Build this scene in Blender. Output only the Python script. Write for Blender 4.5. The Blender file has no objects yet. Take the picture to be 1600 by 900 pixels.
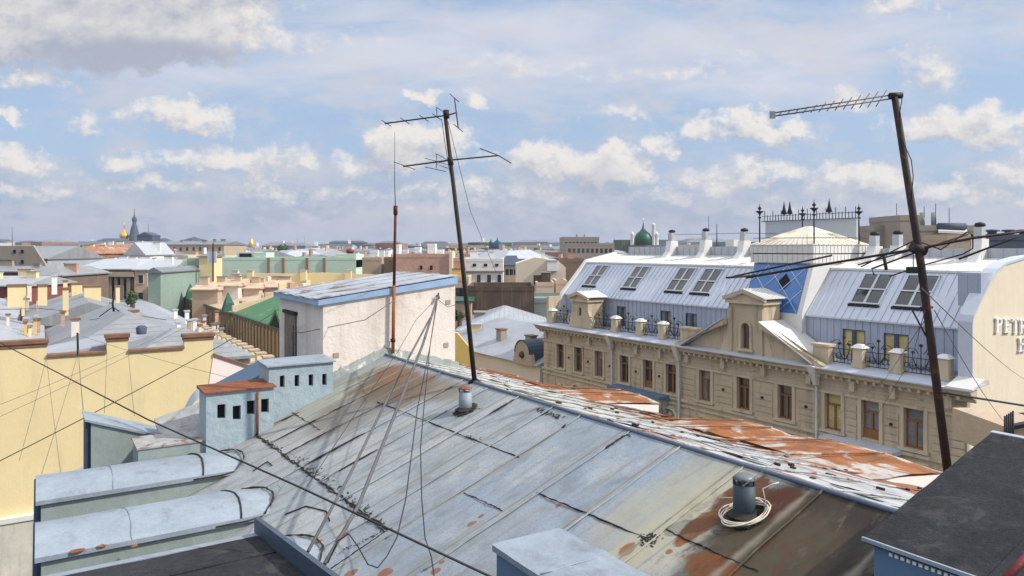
import bpy, bmesh, math, random
from mathutils import Vector, Matrix, noise
PI = math.pi; R = math.radians
sc = bpy.context.scene; COL = sc.collection
rnd = random.Random(7)
FP = 1150.0; HZ = 388.0; CZ = 26.0      # focal length in photo pixels, horizon row, camera height above the street

# ---------------------------------------------------------------- camera
cam = bpy.data.cameras.new('camera'); co = bpy.data.objects.new('camera', cam); COL.objects.link(co)
co.location = (0, 0, CZ); co.rotation_euler = (R(90), 0, 0)
cam.sensor_width = 36; cam.lens = 36 * FP / 1600; cam.shift_y = -(450 - HZ) / 1600
cam.clip_start = 0.1; cam.clip_end = 20000
sc.camera = co
# ---------------------------------------------------------------- light and exposure
SUN_EL = 41.0; SUN_H = Vector((0.982, -0.19, 0)).normalized()
SUN_STR = 3.3; SKY_STR = 0.105; EXPO = 0.55
sd = Vector((SUN_H.x * math.cos(R(SUN_EL)), SUN_H.y * math.cos(R(SUN_EL)), math.sin(R(SUN_EL))))
sl = bpy.data.lights.new('sun', 'SUN'); sl.energy = SUN_STR; sl.angle = R(0.7); sl.color = (1.0, 0.93, 0.83)
so = bpy.data.objects.new('sun', sl); COL.objects.link(so); so.rotation_euler = sd.to_track_quat('Z', 'Y').to_euler()
so.location = (20, -10, CZ + 40)
vs = sc.view_settings; vs.view_transform = 'Standard'; vs.look = 'None'; vs.gamma = 1; vs.exposure = EXPO; vs.use_curve_mapping = False
sc.cycles.max_bounces = 6; sc.cycles.diffuse_bounces = 3; sc.cycles.volume_bounces = 0

def nd(nt, typ, **kw):
    n = nt.nodes.new(typ)
    for k, v in kw.items():
        if k[0] == 'i' and k[1:].isdigit(): n.inputs[int(k[1:])].default_value = v
        else: setattr(n, k, v)
    return n
def mth(nt, op, a, b=None, c=None, clamp=False):
    n = nt.nodes.new('ShaderNodeMath'); n.operation = op; n.use_clamp = clamp
    for i, x in enumerate((a, b, c)):
        if x is None: continue
        if isinstance(x, (int, float)): n.inputs[i].default_value = x
        else: nt.links.new(x, n.inputs[i])
    return n.outputs[0]
def vm(nt, op, a, b=None, out=0):
    n = nt.nodes.new('ShaderNodeVectorMath'); n.operation = op
    for i, x in enumerate((a, b)):
        if x is None: continue
        if isinstance(x, (tuple, list)): n.inputs[i].default_value = x
        else: nt.links.new(x, n.inputs[i])
    return n.outputs[out]
def mixc(nt, f, a, b, mode='MIX'):
    n = nt.nodes.new('ShaderNodeMix'); n.data_type = 'RGBA'; n.blend_type = mode
    for i, x in ((0, f), (6, a), (7, b)):
        if isinstance(x, (int, float)): n.inputs[i].default_value = x
        elif isinstance(x, (tuple, list)): n.inputs[i].default_value = (*x[:3], 1)
        else: nt.links.new(x, n.inputs[i])
    return n.outputs[2]
def maprange(nt, v, a, b, c=0.0, d=1.0, smooth=True):
    n = nt.nodes.new('ShaderNodeMapRange'); n.interpolation_type = 'SMOOTHSTEP' if smooth else 'LINEAR'
    nt.links.new(v, n.inputs[0])
    for i, x in enumerate((a, b, c, d)): n.inputs[i + 1].default_value = x
    return n.outputs[0]
def noi(nt, vec, scale, detail=3, rough=0.55, out=0, dist=0.0):
    n = nt.nodes.new('ShaderNodeTexNoise'); nt.links.new(vec, n.inputs['Vector'])
    n.inputs['Scale'].default_value = scale; n.inputs['Detail'].default_value = detail
    n.inputs['Roughness'].default_value = rough; n.inputs['Distortion'].default_value = dist
    return n.outputs[out]

# ---------------------------------------------------------------- sky: world with procedural cumulus
W = bpy.data.worlds.new('World'); sc.world = W; W.use_nodes = True; nt = W.node_tree; nt.nodes.clear()
CLOUDS = [ # centre px, half width, half height, weight
 (140,38,240,66,1.5),(300,60,62,52,1.3),(30,70,70,50,1.1),(200,-20,230,80,1.4),(190,85,150,34,1.0),
 (70,128,70,22,.5),(300,190,66,27,.85),(232,178,48,17,.5),(140,190,32,22,.5),(8,190,26,13,.8),
 (20,258,46,26,.8),(205,256,46,16,.55),(365,247,80,24,.85),(290,245,40,18,.6),(432,262,48,16,.6),(400,292,60,16,.4),(100,290,40,12,.35),
 (658,152,26,16,.8),(735,155,20,15,.62),(620,236,50,30,1.0),(690,232,46,32,1.0),(650,262,110,16,.6),
 (842,258,46,34,1.0),(900,275,60,30,.9),(950,275,66,34,1.0),(944,240,18,16,.8),(800,298,120,18,.5),
 (1037,226,34,22,.8),(1160,205,50,30,1.0),(1220,222,44,22,.9),(1110,212,36,14,.7),(970,175,48,15,.55),
 (1100,290,64,22,.6),(1190,278,56,24,.8),(1310,285,46,22,.7),(1365,298,56,26,.75),(1500,205,115,34,.95),(1560,188,60,26,.8),
 (1450,110,46,34,.5),(1330,150,30,18,.6),(1420,200,46,18,.5),(1480,305,80,24,.6),(1570,310,60,20,.6),(1420,12,40,28,.6),
 (560,300,70,14,.4),(520,330,90,10,.25),(1010,310,90,16,.45),(60,300,80,14,.4),(260,285,90,16,.45),(730,320,90,12,.4),(1250,318,100,12,.45),(560,262,50,18,.45),(1600,260,60,26,.5),(480,60,90,18,.3),(900,110,200,14,.25)]
g = bpy.data.node_groups.new('cloud_density', 'ShaderNodeTree')
g.interface.new_socket('p', in_out='INPUT', socket_type='NodeSocketVector')
g.interface.new_socket('d', in_out='OUTPUT', socket_type='NodeSocketFloat')
gi = g.nodes.new('NodeGroupInput'); go = g.nodes.new('NodeGroupOutput'); p0 = gi.outputs[0]
wn = noi(g, p0, 9, 5, .66, out=1)
wv = vm(g, 'MULTIPLY', vm(g, 'SUBTRACT', wn, (.5, .5, .5)), (.15, .11, 0))
pw = vm(g, 'ADD', p0, wv); best = None
for cx, cy, rx, ry, w in CLOUDS:
    c = ((cx - 800) / FP, (HZ - cy) / FP, 0)
    q = vm(g, 'MULTIPLY', vm(g, 'SUBTRACT', pw, c), (FP / rx / 1.22, FP / ry / 1.28, 0))
    q = vm(g, 'MAXIMUM', q, vm(g, 'MULTIPLY', q, (-1, -1.7, 0)))
    d = mth(g, 'MULTIPLY_ADD', vm(g, 'DOT_PRODUCT', q, q, 1), -w * .8, w)
    best = d if best is None else mth(g, 'MAXIMUM', best, d)
best = mth(g, 'MAXIMUM', best, -.6)
n2 = noi(g, vm(g, 'MULTIPLY', p0, (1, 1.35, 0)), 30, 7, .66)
n3 = noi(g, p0, 7, 3, .5)
dd = mth(g, 'ADD', best, mth(g, 'MULTIPLY', mth(g, 'SUBTRACT', n2, .5), 2.1))
dd = mth(g, 'ADD', dd, mth(g, 'MULTIPLY', mth(g, 'SUBTRACT', n3, .5), .9))
dd = mth(g, 'ADD', dd, .12); g.links.new(dd, go.inputs[0])

tc = nd(nt, 'ShaderNodeTexCoord'); sx = nd(nt, 'ShaderNodeSeparateXYZ'); nt.links.new(tc.outputs['Generated'], sx.inputs[0])
ya = mth(nt, 'MAXIMUM', mth(nt, 'ABSOLUTE', sx.outputs[1]), .12)
cb = nd(nt, 'ShaderNodeCombineXYZ')
nt.links.new(mth(nt, 'DIVIDE', sx.outputs[0], ya), cb.inputs[0]); bb = mth(nt, 'DIVIDE', sx.outputs[2], ya); nt.links.new(bb, cb.inputs[1])
P0 = cb.outputs[0]
def inst(v):
    n = nt.nodes.new('ShaderNodeGroup'); n.node_tree = g; nt.links.new(v, n.inputs[0]); return n.outputs[0]
D0 = inst(P0); D1 = inst(vm(nt, 'ADD', P0, (.012, .020, 0)))
cov = maprange(nt, D0, .06, .95)
lit = mth(nt, 'ADD', .56, mth(nt, 'MULTIPLY', mth(nt, 'SUBTRACT', D0, D1), .80), clamp=True)
big = maprange(nt, D0, .7, 1.7)
lit = mth(nt, 'MULTIPLY', lit, mth(nt, 'SUBTRACT', 1, mth(nt, 'MULTIPLY', big, .35)))
# the one thick cloud has a dark flat base
darkb = vm(nt, 'MULTIPLY', vm(nt, 'SUBTRACT', P0, ((215 - 800) / FP, (HZ - 92) / FP, 0)), (FP / 190, FP / 36, 0))
darkm = maprange(nt, mth(nt, 'ADD', vm(nt, 'DOT_PRODUCT', darkb, darkb, 1), mth(nt, 'MULTIPLY', noi(nt, P0, 14, 4), .9)), .7, 1.75, 1, 0)
lit = mth(nt, 'MULTIPLY', lit, mth(nt, 'SUBTRACT', 1, mth(nt, 'MULTIPLY', darkm, .95)))
sky = nd(nt, 'ShaderNodeTexSky'); sky.sky_type = 'NISHITA'; sky.sun_disc = False
sky.sun_elevation = R(SUN_EL); sky.sun_rotation = math.atan2(SUN_H.x, SUN_H.y); sky.air_density = 1.1; sky.dust_density = 1.6; sky.ozone_density = 1.2; sky.altitude = 20
skyc = mixc(nt, .78, sky.outputs[0], (2.6, 3.5, 4.95))
K = 1.0
white = (6.0, 5.65, 5.25); grey = (2.75, 2.95, 3.55)
# thin high veil
vv = vm(nt, 'MULTIPLY', P0, (2.2, 9.0, 0)); vn = noi(nt, vv, 1.7, 6, .62, dist=.4)
vmask = vm(nt, 'MULTIPLY', vm(nt, 'SUBTRACT', P0, ((900 - 800) / FP, (HZ - 78) / FP, 0)), (FP / 950, FP / 100, 0))
vm1 = mth(nt, 'MAXIMUM', mth(nt, 'SUBTRACT', 1.0, vm(nt, 'DOT_PRODUCT', vmask, vmask, 1)), maprange(nt, bb, .33, .6, -2.0, .55))
veil = maprange(nt, mth(nt, 'ADD', mth(nt, 'MULTIPLY', vm1, .62), mth(nt, 'MULTIPLY', mth(nt, 'SUBTRACT', vn, .5), 2.0)), -.12, .85, 0, .95)
skyc = mixc(nt, veil, skyc, (4.5, 4.65, 5.2)); skyc = mixc(nt, maprange(nt, sx.outputs[2], .36, .62, 0, .92), skyc, (9.0, 9.3, 10.0))  # unseen sky overhead is brightened to add ambient fill light
# pale violet air low over the horizon, part of the sky itself
low = maprange(nt, bb, -.01, .15, .85, 0.0)
skyc = mixc(nt, low, skyc, (2.35, 2.6, 3.3))
lown = maprange(nt, mth(nt, 'ADD', noi(nt, vm(nt, 'MULTIPLY', P0, (1, 2.0, 0)), 8, 6, .68), mth(nt, 'MULTIPLY', low, .12)), .44, .68, 0, .7)
skyc = mixc(nt, lown, skyc, (4.2, 4.15, 4.5))
cc = mixc(nt, lit, grey, white)
fade = maprange(nt, bb, .01, .09, .3, 1.0)
skyc = mixc(nt, mth(nt, 'MULTIPLY', cov, mth(nt, 'MULTIPLY', fade, .95)), skyc, cc)
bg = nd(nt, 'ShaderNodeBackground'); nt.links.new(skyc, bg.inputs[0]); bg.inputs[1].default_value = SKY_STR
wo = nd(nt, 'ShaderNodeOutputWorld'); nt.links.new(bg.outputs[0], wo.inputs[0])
W.cycles.sampling_method = 'MANUAL'; W.cycles.sample_map_resolution = 512

# ---------------------------------------------------------------- frames
FRM = {}
class Frame:
    def __init__(s, ox, oy, ang): s.o = Vector((ox, oy)); s.a = ang; s.u = Vector((math.cos(ang), math.sin(ang))); s.v = Vector((-math.sin(ang), math.cos(ang)))
    def W(s, a, b, z): p = s.o + s.u * a + s.v * b; return Vector((p.x, p.y, z + CZ))
    def _r(s, px, py):
        d = Vector(((px - 800) / FP, 1.0)); return d, -(py - HZ) / FP
    def at_q(s, px, py, q):
        d, dz = s._r(px, py); Y = (q + s.o.dot(s.v)) / d.dot(s.v); p = d * Y - s.o; return p.dot(s.u), Y * dz
    def at_s(s, px, py, a):
        d, dz = s._r(px, py); Y = (a + s.o.dot(s.u)) / d.dot(s.u); p = d * Y - s.o; return p.dot(s.v), Y * dz
    def at_z(s, px, py, z):
        d, dz = s._r(px, py); Y = z / dz; p = d * Y - s.o; return p.dot(s.u), p.dot(s.v)
    def px(s, a, b, z):
        p = s.o + s.u * a + s.v * b; return 800 + FP * p.x / p.y, HZ - FP * z / p.y
AU = math.atan2(-.8417, .54)
RF = Frame(4.07, 7.8, AU)      # own roof: s along the ridge towards us, q across (+ = street side), ridge at q=0 z=-2.8
HF = Frame(3.1, 71.9, AU)      # hotel: s along its front, q into the house
WF = Frame(0, 0, 0)            # plain world axes
ZR = -2.8; SN = .375; SF = .26
def near(px, py):              # pixel -> (s,q) on the near slope
    d, dz = RF._r(px, py); a = d.dot(RF.v); c = RF.o.dot(RF.v); Y = (ZR - SN * c) / (dz - SN * a); p = d * Y - RF.o; return p.dot(RF.u), p.dot(RF.v)
def P(px, py, Y): return Vector(((px - 800) / FP * Y, Y, -(py - HZ) / FP * Y))
def loc(fr, p): d = Vector((p.x, p.y)) - fr.o; return Vector((d.dot(fr.u), d.dot(fr.v), p.z))

# ---------------------------------------------------------------- mesh builder
ORG = {}
class MB:
    def __init__(s): s.v = []; s.f = []; s.m = []; s.sm = []
    def add(s, vs_, fs, mi=0, smooth=False):
        b = len(s.v); s.v += [tuple(x) for x in vs_]
        for f in fs: s.f.append([i + b for i in f]); s.m.append(mi); s.sm.append(smooth)
        return s
    def box(s, a0, a1, b0, b1, c0, c1, mi=0):
        return s.add([(a, b, c) for a in (a0, a1) for b in (b0, b1) for c in (c0, c1)], [(0,1,3,2),(4,6,7,5),(0,4,5,1),(2,3,7,6),(0,2,6,4),(1,5,7,3)], mi)
    def hexa(s, bot, top, mi=0):
        n = len(bot); return s.add(list(bot) + list(top), [tuple(range(n))[::-1], tuple(range(n, 2 * n))] + [(i, (i + 1) % n, n + (i + 1) % n, n + i) for i in range(n)], mi)
    def prism(s, poly, ax, c0, c1, mi=0):
        def mk(p, c): return (c, p[0], p[1]) if ax == 0 else ((p[0], c, p[1]) if ax == 1 else (p[0], p[1], c))
        return s.hexa([mk(p, c0) for p in poly], [mk(p, c1) for p in poly], mi)
    def tube(s, pts, r, n=6, mi=0, smooth=True):
        pts = [Vector(p) for p in pts]; k = len(pts); rs = r if isinstance(r, (list, tuple)) else [r] * k
        vs_ = []; ref = None
        for i in range(k):
            t = (pts[min(i + 1, k - 1)] - pts[max(i - 1, 0)]).normalized()
            if ref is None: ref = t.orthogonal().normalized()
            ref = (ref - t * ref.dot(t)).normalized(); w = t.cross(ref)
            for j in range(n): a = 2 * PI * j / n; vs_.append(pts[i] + (ref * math.cos(a) + w * math.sin(a)) * rs[i])
        fs = [(i * n + j, i * n + (j + 1) % n, (i + 1) * n + (j + 1) % n, (i + 1) * n + j) for i in range(k - 1) for j in range(n)]
        s.add(vs_, fs, mi, smooth); b = len(s.v) - len(vs_)
        s.f.append([b + j for j in range(n)][::-1]); s.f.append([b + (k - 1) * n + j for j in range(n)]); s.m += [mi, mi]; s.sm += [False, False]
        return s
    def lathe(s, c, prof, n=16, mi=0, smooth=True):
        vs_ = [(c[0] + r * math.cos(2 * PI * j / n), c[1] + r * math.sin(2 * PI * j / n), c[2] + z) for r, z in prof for j in range(n)]; k = len(prof)
        return s.add(vs_, [(i * n + j, i * n + (j + 1) % n, (i + 1) * n + (j + 1) % n, (i + 1) * n + j) for i in range(k - 1) for j in range(n)], mi, smooth)
    def quad(s, a, b, c, d, mi=0): return s.add([a, b, c, d], [(0, 1, 2, 3)], mi)
    def slab(s, poly, th, mi=0):     # polygon of 3-D points thickened downwards
        return s.hexa([(p[0], p[1], p[2] - th) for p in poly], poly, mi)
    def mesh(s, name, mats, off=(0, 0, 0)):
        me = bpy.data.meshes.new(name); me.from_pydata([(x - off[0], y - off[1], z - off[2]) for x, y, z in s.v], [], s.f)
        if not isinstance(mats, (list, tuple)): mats = [mats]
        for m in mats: me.materials.append(m)
        me.polygons.foreach_set('material_index', s.m); me.polygons.foreach_set('use_smooth', s.sm)
        bm = bmesh.new(); bm.from_mesh(me); bmesh.ops.recalc_face_normals(bm, faces=bm.faces); bm.to_mesh(me); bm.free(); me.update()
        return me
    def part(s, name, mats, parent, label=None):
        off = ORG[parent]; o = bpy.data.objects.new(name, s.mesh(name, mats, off)); COL.objects.link(o); o.parent = parent; ORG[o] = off
        if label: o['label'] = label
        return o
    def top(s, name, label, cat, fr, mats, base=None, group=None, kind=None):
        if base is None:
            n = len(s.v); base = (sum(p[0] for p in s.v) / n, sum(p[1] for p in s.v) / n, min(p[2] for p in s.v))
        o = bpy.data.objects.new(name, s.mesh(name, mats, base)); COL.objects.link(o); o.location = fr.W(*base); o.rotation_euler = (0, 0, fr.a); ORG[o] = base
        tag(o, label, cat, group, kind); return o
def tag(o, label=None, cat=None, group=None, kind=None):
    if label: o['label'] = label
    if cat: o['category'] = cat
    if group: o['group'] = group
    if kind: o['kind'] = kind
def thing(name, label, cat, fr, base, group=None):
    o = bpy.data.objects.new(name, None); o.empty_display_size = .3; COL.objects.link(o); o.location = fr.W(*base); o.rotation_euler = (0, 0, fr.a); ORG[o] = tuple(base); FRM[o] = fr
    tag(o, label, cat, group); return o

# ---------------------------------------------------------------- materials
def mat(name, col, rough=.8, metal=0.0, var=.12, vs_=.8, stain=None, seam=None, bump=0.0, bs=8.0, streak=None, tile=None, spec=.3):
    m = bpy.data.materials.new(name); m.use_nodes = True; t = m.node_tree; b = t.nodes['Principled BSDF']
    b.inputs['Roughness'].default_value = rough; b.inputs['Metallic'].default_value = metal; b.inputs['Specular IOR Level'].default_value = spec
    tc = nd(t, 'ShaderNodeTexCoord').outputs['Object']
    c = nd(t, 'ShaderNodeRGB'); c.outputs[0].default_value = (*col, 1); c = c.outputs[0]
    n1 = noi(t, tc, vs_, 5, .6)
    f = maprange(t, n1, .25, .75, 1 - var, 1 + var, False)
    n1b = noi(t, tc, vs_ * 9, 3, .6); f = mth(t, 'MULTIPLY', f, maprange(t, n1b, .2, .8, 1 - var * .5, 1 + var * .5, False))
    f = mth(t, 'MULTIPLY', f, maprange(t, noi(t, tc, vs_ * 38, 2, .6), .25, .75, 1 - var * .6, 1 + var * .6, False))
    cx = nd(t, 'ShaderNodeCombineXYZ'); [t.links.new(f, cx.inputs[i]) for i in range(3)]
    c = mixc(t, 1.0, c, cx.outputs[0], 'MULTIPLY')
    if streak:       # (colour, amount): vertical run-off streaks
        sv = vm(t, 'MULTIPLY', tc, (1, 1, .12)); sn = noi(t, sv, streak[2] if len(streak) > 2 else 2.2, 5, .65)
        c = mixc(t, maprange(t, sn, .5, .75, 0, streak[1]), c, streak[0])
    if stain:        # (colour, threshold, scale)
        sn = noi(t, tc, stain[2], 6, .65, dist=.6)
        c = mixc(t, maprange(t, sn, stain[1], stain[1] + .1, 0, stain[3] if len(stain) > 3 else .9), c, stain[0])
    if tile:         # brickwork: (w, h, mortar colour)
        bt = nd(t, 'ShaderNodeTexBrick'); sp = nd(t, 'ShaderNodeSeparateXYZ'); t.links.new(tc, sp.inputs[0])
        cb2 = nd(t, 'ShaderNodeCombineXYZ'); t.links.new(mth(t, 'ADD', sp.outputs[0], sp.outputs[1]), cb2.inputs[0]); t.links.new(sp.outputs[2], cb2.inputs[1])
        t.links.new(cb2.outputs[0], bt.inputs['Vector']); bt.inputs['Scale'].default_value = 1; bt.inputs['Brick Width'].default_value = tile[0]; bt.inputs['Row Height'].default_value = tile[1]; bt.inputs['Mortar Size'].default_value = .012
        t.links.new(c, bt.inputs['Color1']); dk = mixc(t, .35, c, (0, 0, 0)); t.links.new(dk, bt.inputs['Color2']); bt.inputs['Mortar'].default_value = (*tile[2], 1)
        c = bt.outputs[0]
    if seam:         # (axis, period, dark colour, width)
        sp = nd(t, 'ShaderNodeSeparateXYZ'); t.links.new(tc, sp.inputs[0])
        for ax in ([seam[0]] if isinstance(seam[0], int) else seam[0]):
            fr_ = mth(t, 'FRACT', mth(t, 'DIVIDE', sp.outputs[ax], seam[1] if ax != seam[0] or len(seam) < 5 else seam[1]))
            c = mixc(t, mth(t, 'MULTIPLY', mth(t, 'LESS_THAN', fr_, seam[3]), .8), c, seam[2])
    t.links.new(c, b.inputs['Base Color'])
    if bump:
        bn = nd(t, 'ShaderNodeBump'); bn.inputs['Distance'].default_value = bump; t.links.new(noi(t, tc, bs, 4, .6), bn.inputs['Height']); t.links.new(bn.outputs[0], b.inputs['Normal'])
    return m
RUST = (.22, .075, .032)
M = dict(
 asphalt=mat('asphalt', (.05, .05, .052), .9, var=.2),
 yellow=mat('yellow_plaster', (.68, .565, .32), .9, var=.06, vs_=.3, stain=((.66, .55, .36), .56, .35, .6), streak=((.5, .4, .25), .35, .9), bump=.01, bs=6),
 yellow2=mat('ochre_plaster', (.62, .42, .13), .9, var=.1, vs_=.3),
 cream=mat('cream_plaster', (.66, .58, .45), .9, var=.06, vs_=.3, streak=((.4, .34, .26), .2)),
 peach=mat('peach_plaster', (.55, .42, .3), .9, var=.12, vs_=.3),
 pink=mat('pale_pink_plaster', (.66, .60, .545), .92, var=.09, vs_=.8, stain=((.47, .40, .34), .57, 1.1, .6), streak=((.40, .34, .29), .55, 1.6), bump=.02, bs=7),
 pinkw=mat('white_pink_plaster', (.78, .68, .64), .9, var=.04),
 white=mat('white_plaster', (.72, .71, .69), .9, var=.08),
 offwhite=mat('grey_white_plaster', (.5, .48, .42), .9, var=.15, streak=((.25, .23, .2), .5)),
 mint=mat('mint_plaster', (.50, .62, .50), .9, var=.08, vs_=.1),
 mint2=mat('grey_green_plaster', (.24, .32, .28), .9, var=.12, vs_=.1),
 brick=mat('brick', (.62, .34, .24), .9, var=.2, tile=(.26, .08, (.36, .3, .26))),
 dbrick=mat('sooty_brick', (.085, .06, .042), .95, var=.35, vs_=.5, streak=((.3, .18, .12), .5, 1.0)),
 redbrown=mat('red_brown_plaster', (.2, .07, .05), .9, var=.2),
 brown=mat('brown_stone', (.17, .12, .09), .9, var=.2, vs_=.4),
 brown2=mat('brown_render', (.27, .16, .1), .9, var=.2, vs_=.4),
 taupe=mat('taupe_render', (.3, .26, .22), .9, var=.12, vs_=.3),
 tan=mat('tan_render', (.42, .33, .24), .9, var=.15, vs_=.3),
 stone=mat('facade_stone', (.47, .385, .27), .88, var=.10, vs_=.5, streak=((.16, .125, .09), .6, 1.4), bump=.01, bs=12),
 stone2=mat('facade_trim_stone', (.50, .42, .30), .88, var=.1, vs_=.7, streak=((.15, .12, .09), .65, 1.8)),
 zinc=mat('zinc_sheet', (.42, .45, .48), .45, .25, var=.08, vs_=.5, spec=.5),
 zincblue=mat('blue_grey_sheet', (.35, .395, .49), .5, .1, var=.07, vs_=.6, spec=.4, seam=(0, .55, (.2, .23, .3), .05)),
 zincslope=mat('pale_blue_sheet', (.50, .535, .615), .5, .15, var=.07, vs_=.5, spec=.5),
 zincwhite=mat('white_sheet', (.64, .635, .61), .5, .1, var=.06, vs_=.5),
 greyroof=mat('grey_sheet_roof', (.25, .265, .28), .5, .2, var=.16, vs_=.25, seam=((0,), .62, (.12, .13, .14), .09), stain=((.2, .15, .1), .6, .5, .55), streak=((.42, .43, .45), .5, .8)),
 greyroof2=mat('pale_sheet_roof', (.35, .37, .405), .5, .2, var=.14, vs_=.25, seam=((0,), .62, (.2, .21, .23), .09), stain=((.25, .22, .19), .6, .4, .5), streak=((.5, .52, .54), .5, .8)),
 greyroof3=mat('dark_sheet_roof', (.2, .215, .23), .55, .2, var=.2, vs_=.25, seam=((0,), .62, (.1, .1, .11), .07)),
 rustroof=mat('rusty_sheet_roof', (.30, .15, .09), .8, var=.3, vs_=.4, stain=((.4, .38, .36), .55, .7, .8)),
 greenroof=mat('green_sheet_roof', (.045, .17, .065), .55, .1, var=.15, vs_=.4, seam=((0,), .62, (.03, .13, .05), .07), stain=((.3, .24, .07), .55, .35, .8)),
 dgreen=mat('dark_green_sheet', (.02, .09, .06), .5, .2, var=.1),
 teal=mat('teal_dome_sheet', (.012, .05, .09), .45, .2, var=.1, vs_=2),
 greendome=mat('green_dome_sheet', (.02, .08, .05), .45, .2, var=.15, vs_=2),
 gold=mat('gilded_sheet', (.75, .42, .06), .35, .6, var=.1),
 bluegrey=mat('slate_blue_sheet', (.06, .08, .12), .7, var=.2, vs_=.1),
 tanroof=mat('tan_clutter_roof', (.48, .38, .28), .9, var=.25, vs_=.6, stain=((.25, .14, .09), .56, .6, .8)),
 capbrown=mat('brown_cap_sheet', (.19, .10, .06), .7, var=.25, vs_=2),
 glass=mat('window_glass', (.03, .035, .04), .08, 0, var=.3, vs_=.3, spec=.8),
 glasscurt=mat('curtained_glass', (.46, .37, .16), .35, 0, var=.3, vs_=1.5, spec=.6),
 glassgrey=mat('netted_glass', (.17, .17, .165), .2, 0, var=.4, vs_=1.8, spec=.7),
 wood=mat('window_wood', (.23, .105, .04), .6, var=.2, vs_=3),
 dark=mat('black_opening', (.012, .012, .014), .9),
 iron=mat('black_iron', (.02, .02, .023), .6, .3, var=.2),
 mast=mat('dark_mast_steel', (.035, .026, .024), .7, .3, var=.3, vs_=3, stain=((.13, .05, .03), .55, 4, .7)),
 mastrust=mat('rust_brown_mast', (.085, .03, .022), .75, .2, var=.3, vs_=3),
 rustpipe=mat('rusty_pipe', (.26, .10, .04), .85, 0, var=.4, vs_=3, stain=((.45, .2, .05), .55, 3, .8)),
 alu=mat('grey_aluminium', (.10, .10, .10), .5, .5, var=.1),
 cable=mat('black_cable', (.025, .025, .028), .7, var=.1), gcable=mat('grey_cable', (.10, .10, .105), .7, var=.2),
 wcable=mat('white_cable', (.62, .56, .45), .6, var=.1),
 blueglass=mat('blue_glass', (.035, .16, .45), .25, .0, var=.2, vs_=.4, spec=.9),
 seamw=mat('pale_glazing_bar', (.42, .52, .66), .5, .1, var=.08),
 felt=mat('black_roof_felt', (.025, .027, .032), .92, var=.42, vs_=1.3, stain=((.065, .065, .065), .57, 2.2, .6), streak=((.055, .055, .06), .6, 9), bump=.012, bs=50, spec=.2),
 bluepaint=mat('blue_painted_sheet', (.10, .17, .26), .55, .1, var=.07, vs_=2, stain=((.1, .14, .2), .66, 3, .5)),
 palegrey=mat('pale_painted_sheet', (.25, .295, .345), .6, .1, var=.17, vs_=1.3, bump=.03, bs=2.2, stain=((.17, .065, .03), .68, 1.9, .9), streak=((.13, .15, .165), .55, 2.6)),
 greygreen=mat('grey_green_sheet', (.25, .30, .29), .65, .1, var=.15, vs_=.9, bump=.01, bs=3, streak=((.16, .18, .17), .35, 1.6)),
 bluewash=mat('blue_washed_brick', (.29, .365, .41), .85, 0, var=.13, vs_=1.2, bump=.03, bs=5, stain=((.27, .3, .3), .6, 1.6, .6), streak=((.3, .33, .33), .4, 2.0)),
 navy=mat('navy_sheet', (.04, .065, .11), .6, .2, var=.2),
 rusttop=mat('rust_sheet', (.19, .068, .033), .95, 0, var=.45, vs_=1.3, bump=.015, bs=8, stain=((.44, .43, .40), .57, 1.1, .85), streak=((.14, .06, .035), .6, 3.5)),
 rustpatch=mat('rust_and_paint_sheet', (.235, .092, .034), .9, 0, var=.45, vs_=1.6, bump=.02, bs=8, stain=((.40, .40, .38), .50, .75, .92), streak=((.10, .045, .03), .5, 4)),
 palepatch=mat('pale_sheet_with_rust', (.30, .31, .31), .8, 0, var=.3, vs_=1.6, bump=.02, bs=6, stain=((.19, .07, .03), .50, 1.0, .9), streak=((.12, .07, .05), .4, 4)),
 dirt=mat('tar_and_dirt', (.035, .03, .026), .95, var=.5, vs_=6),
 foliage=mat('tree_leaves', (.05, .085, .03), .8, var=.4, vs_=.8), bark=mat('tree_bark', (.08, .06, .045), .9),
 signw=mat('sign_white', (.8, .78, .74), .6), pipew=mat('grey_downpipe', (.42, .42, .42), .6, .1, var=.15, vs_=2),
 ivy=mat('green_moss', (.08, .12, .03), .9, var=.4, vs_=2),
)
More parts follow.
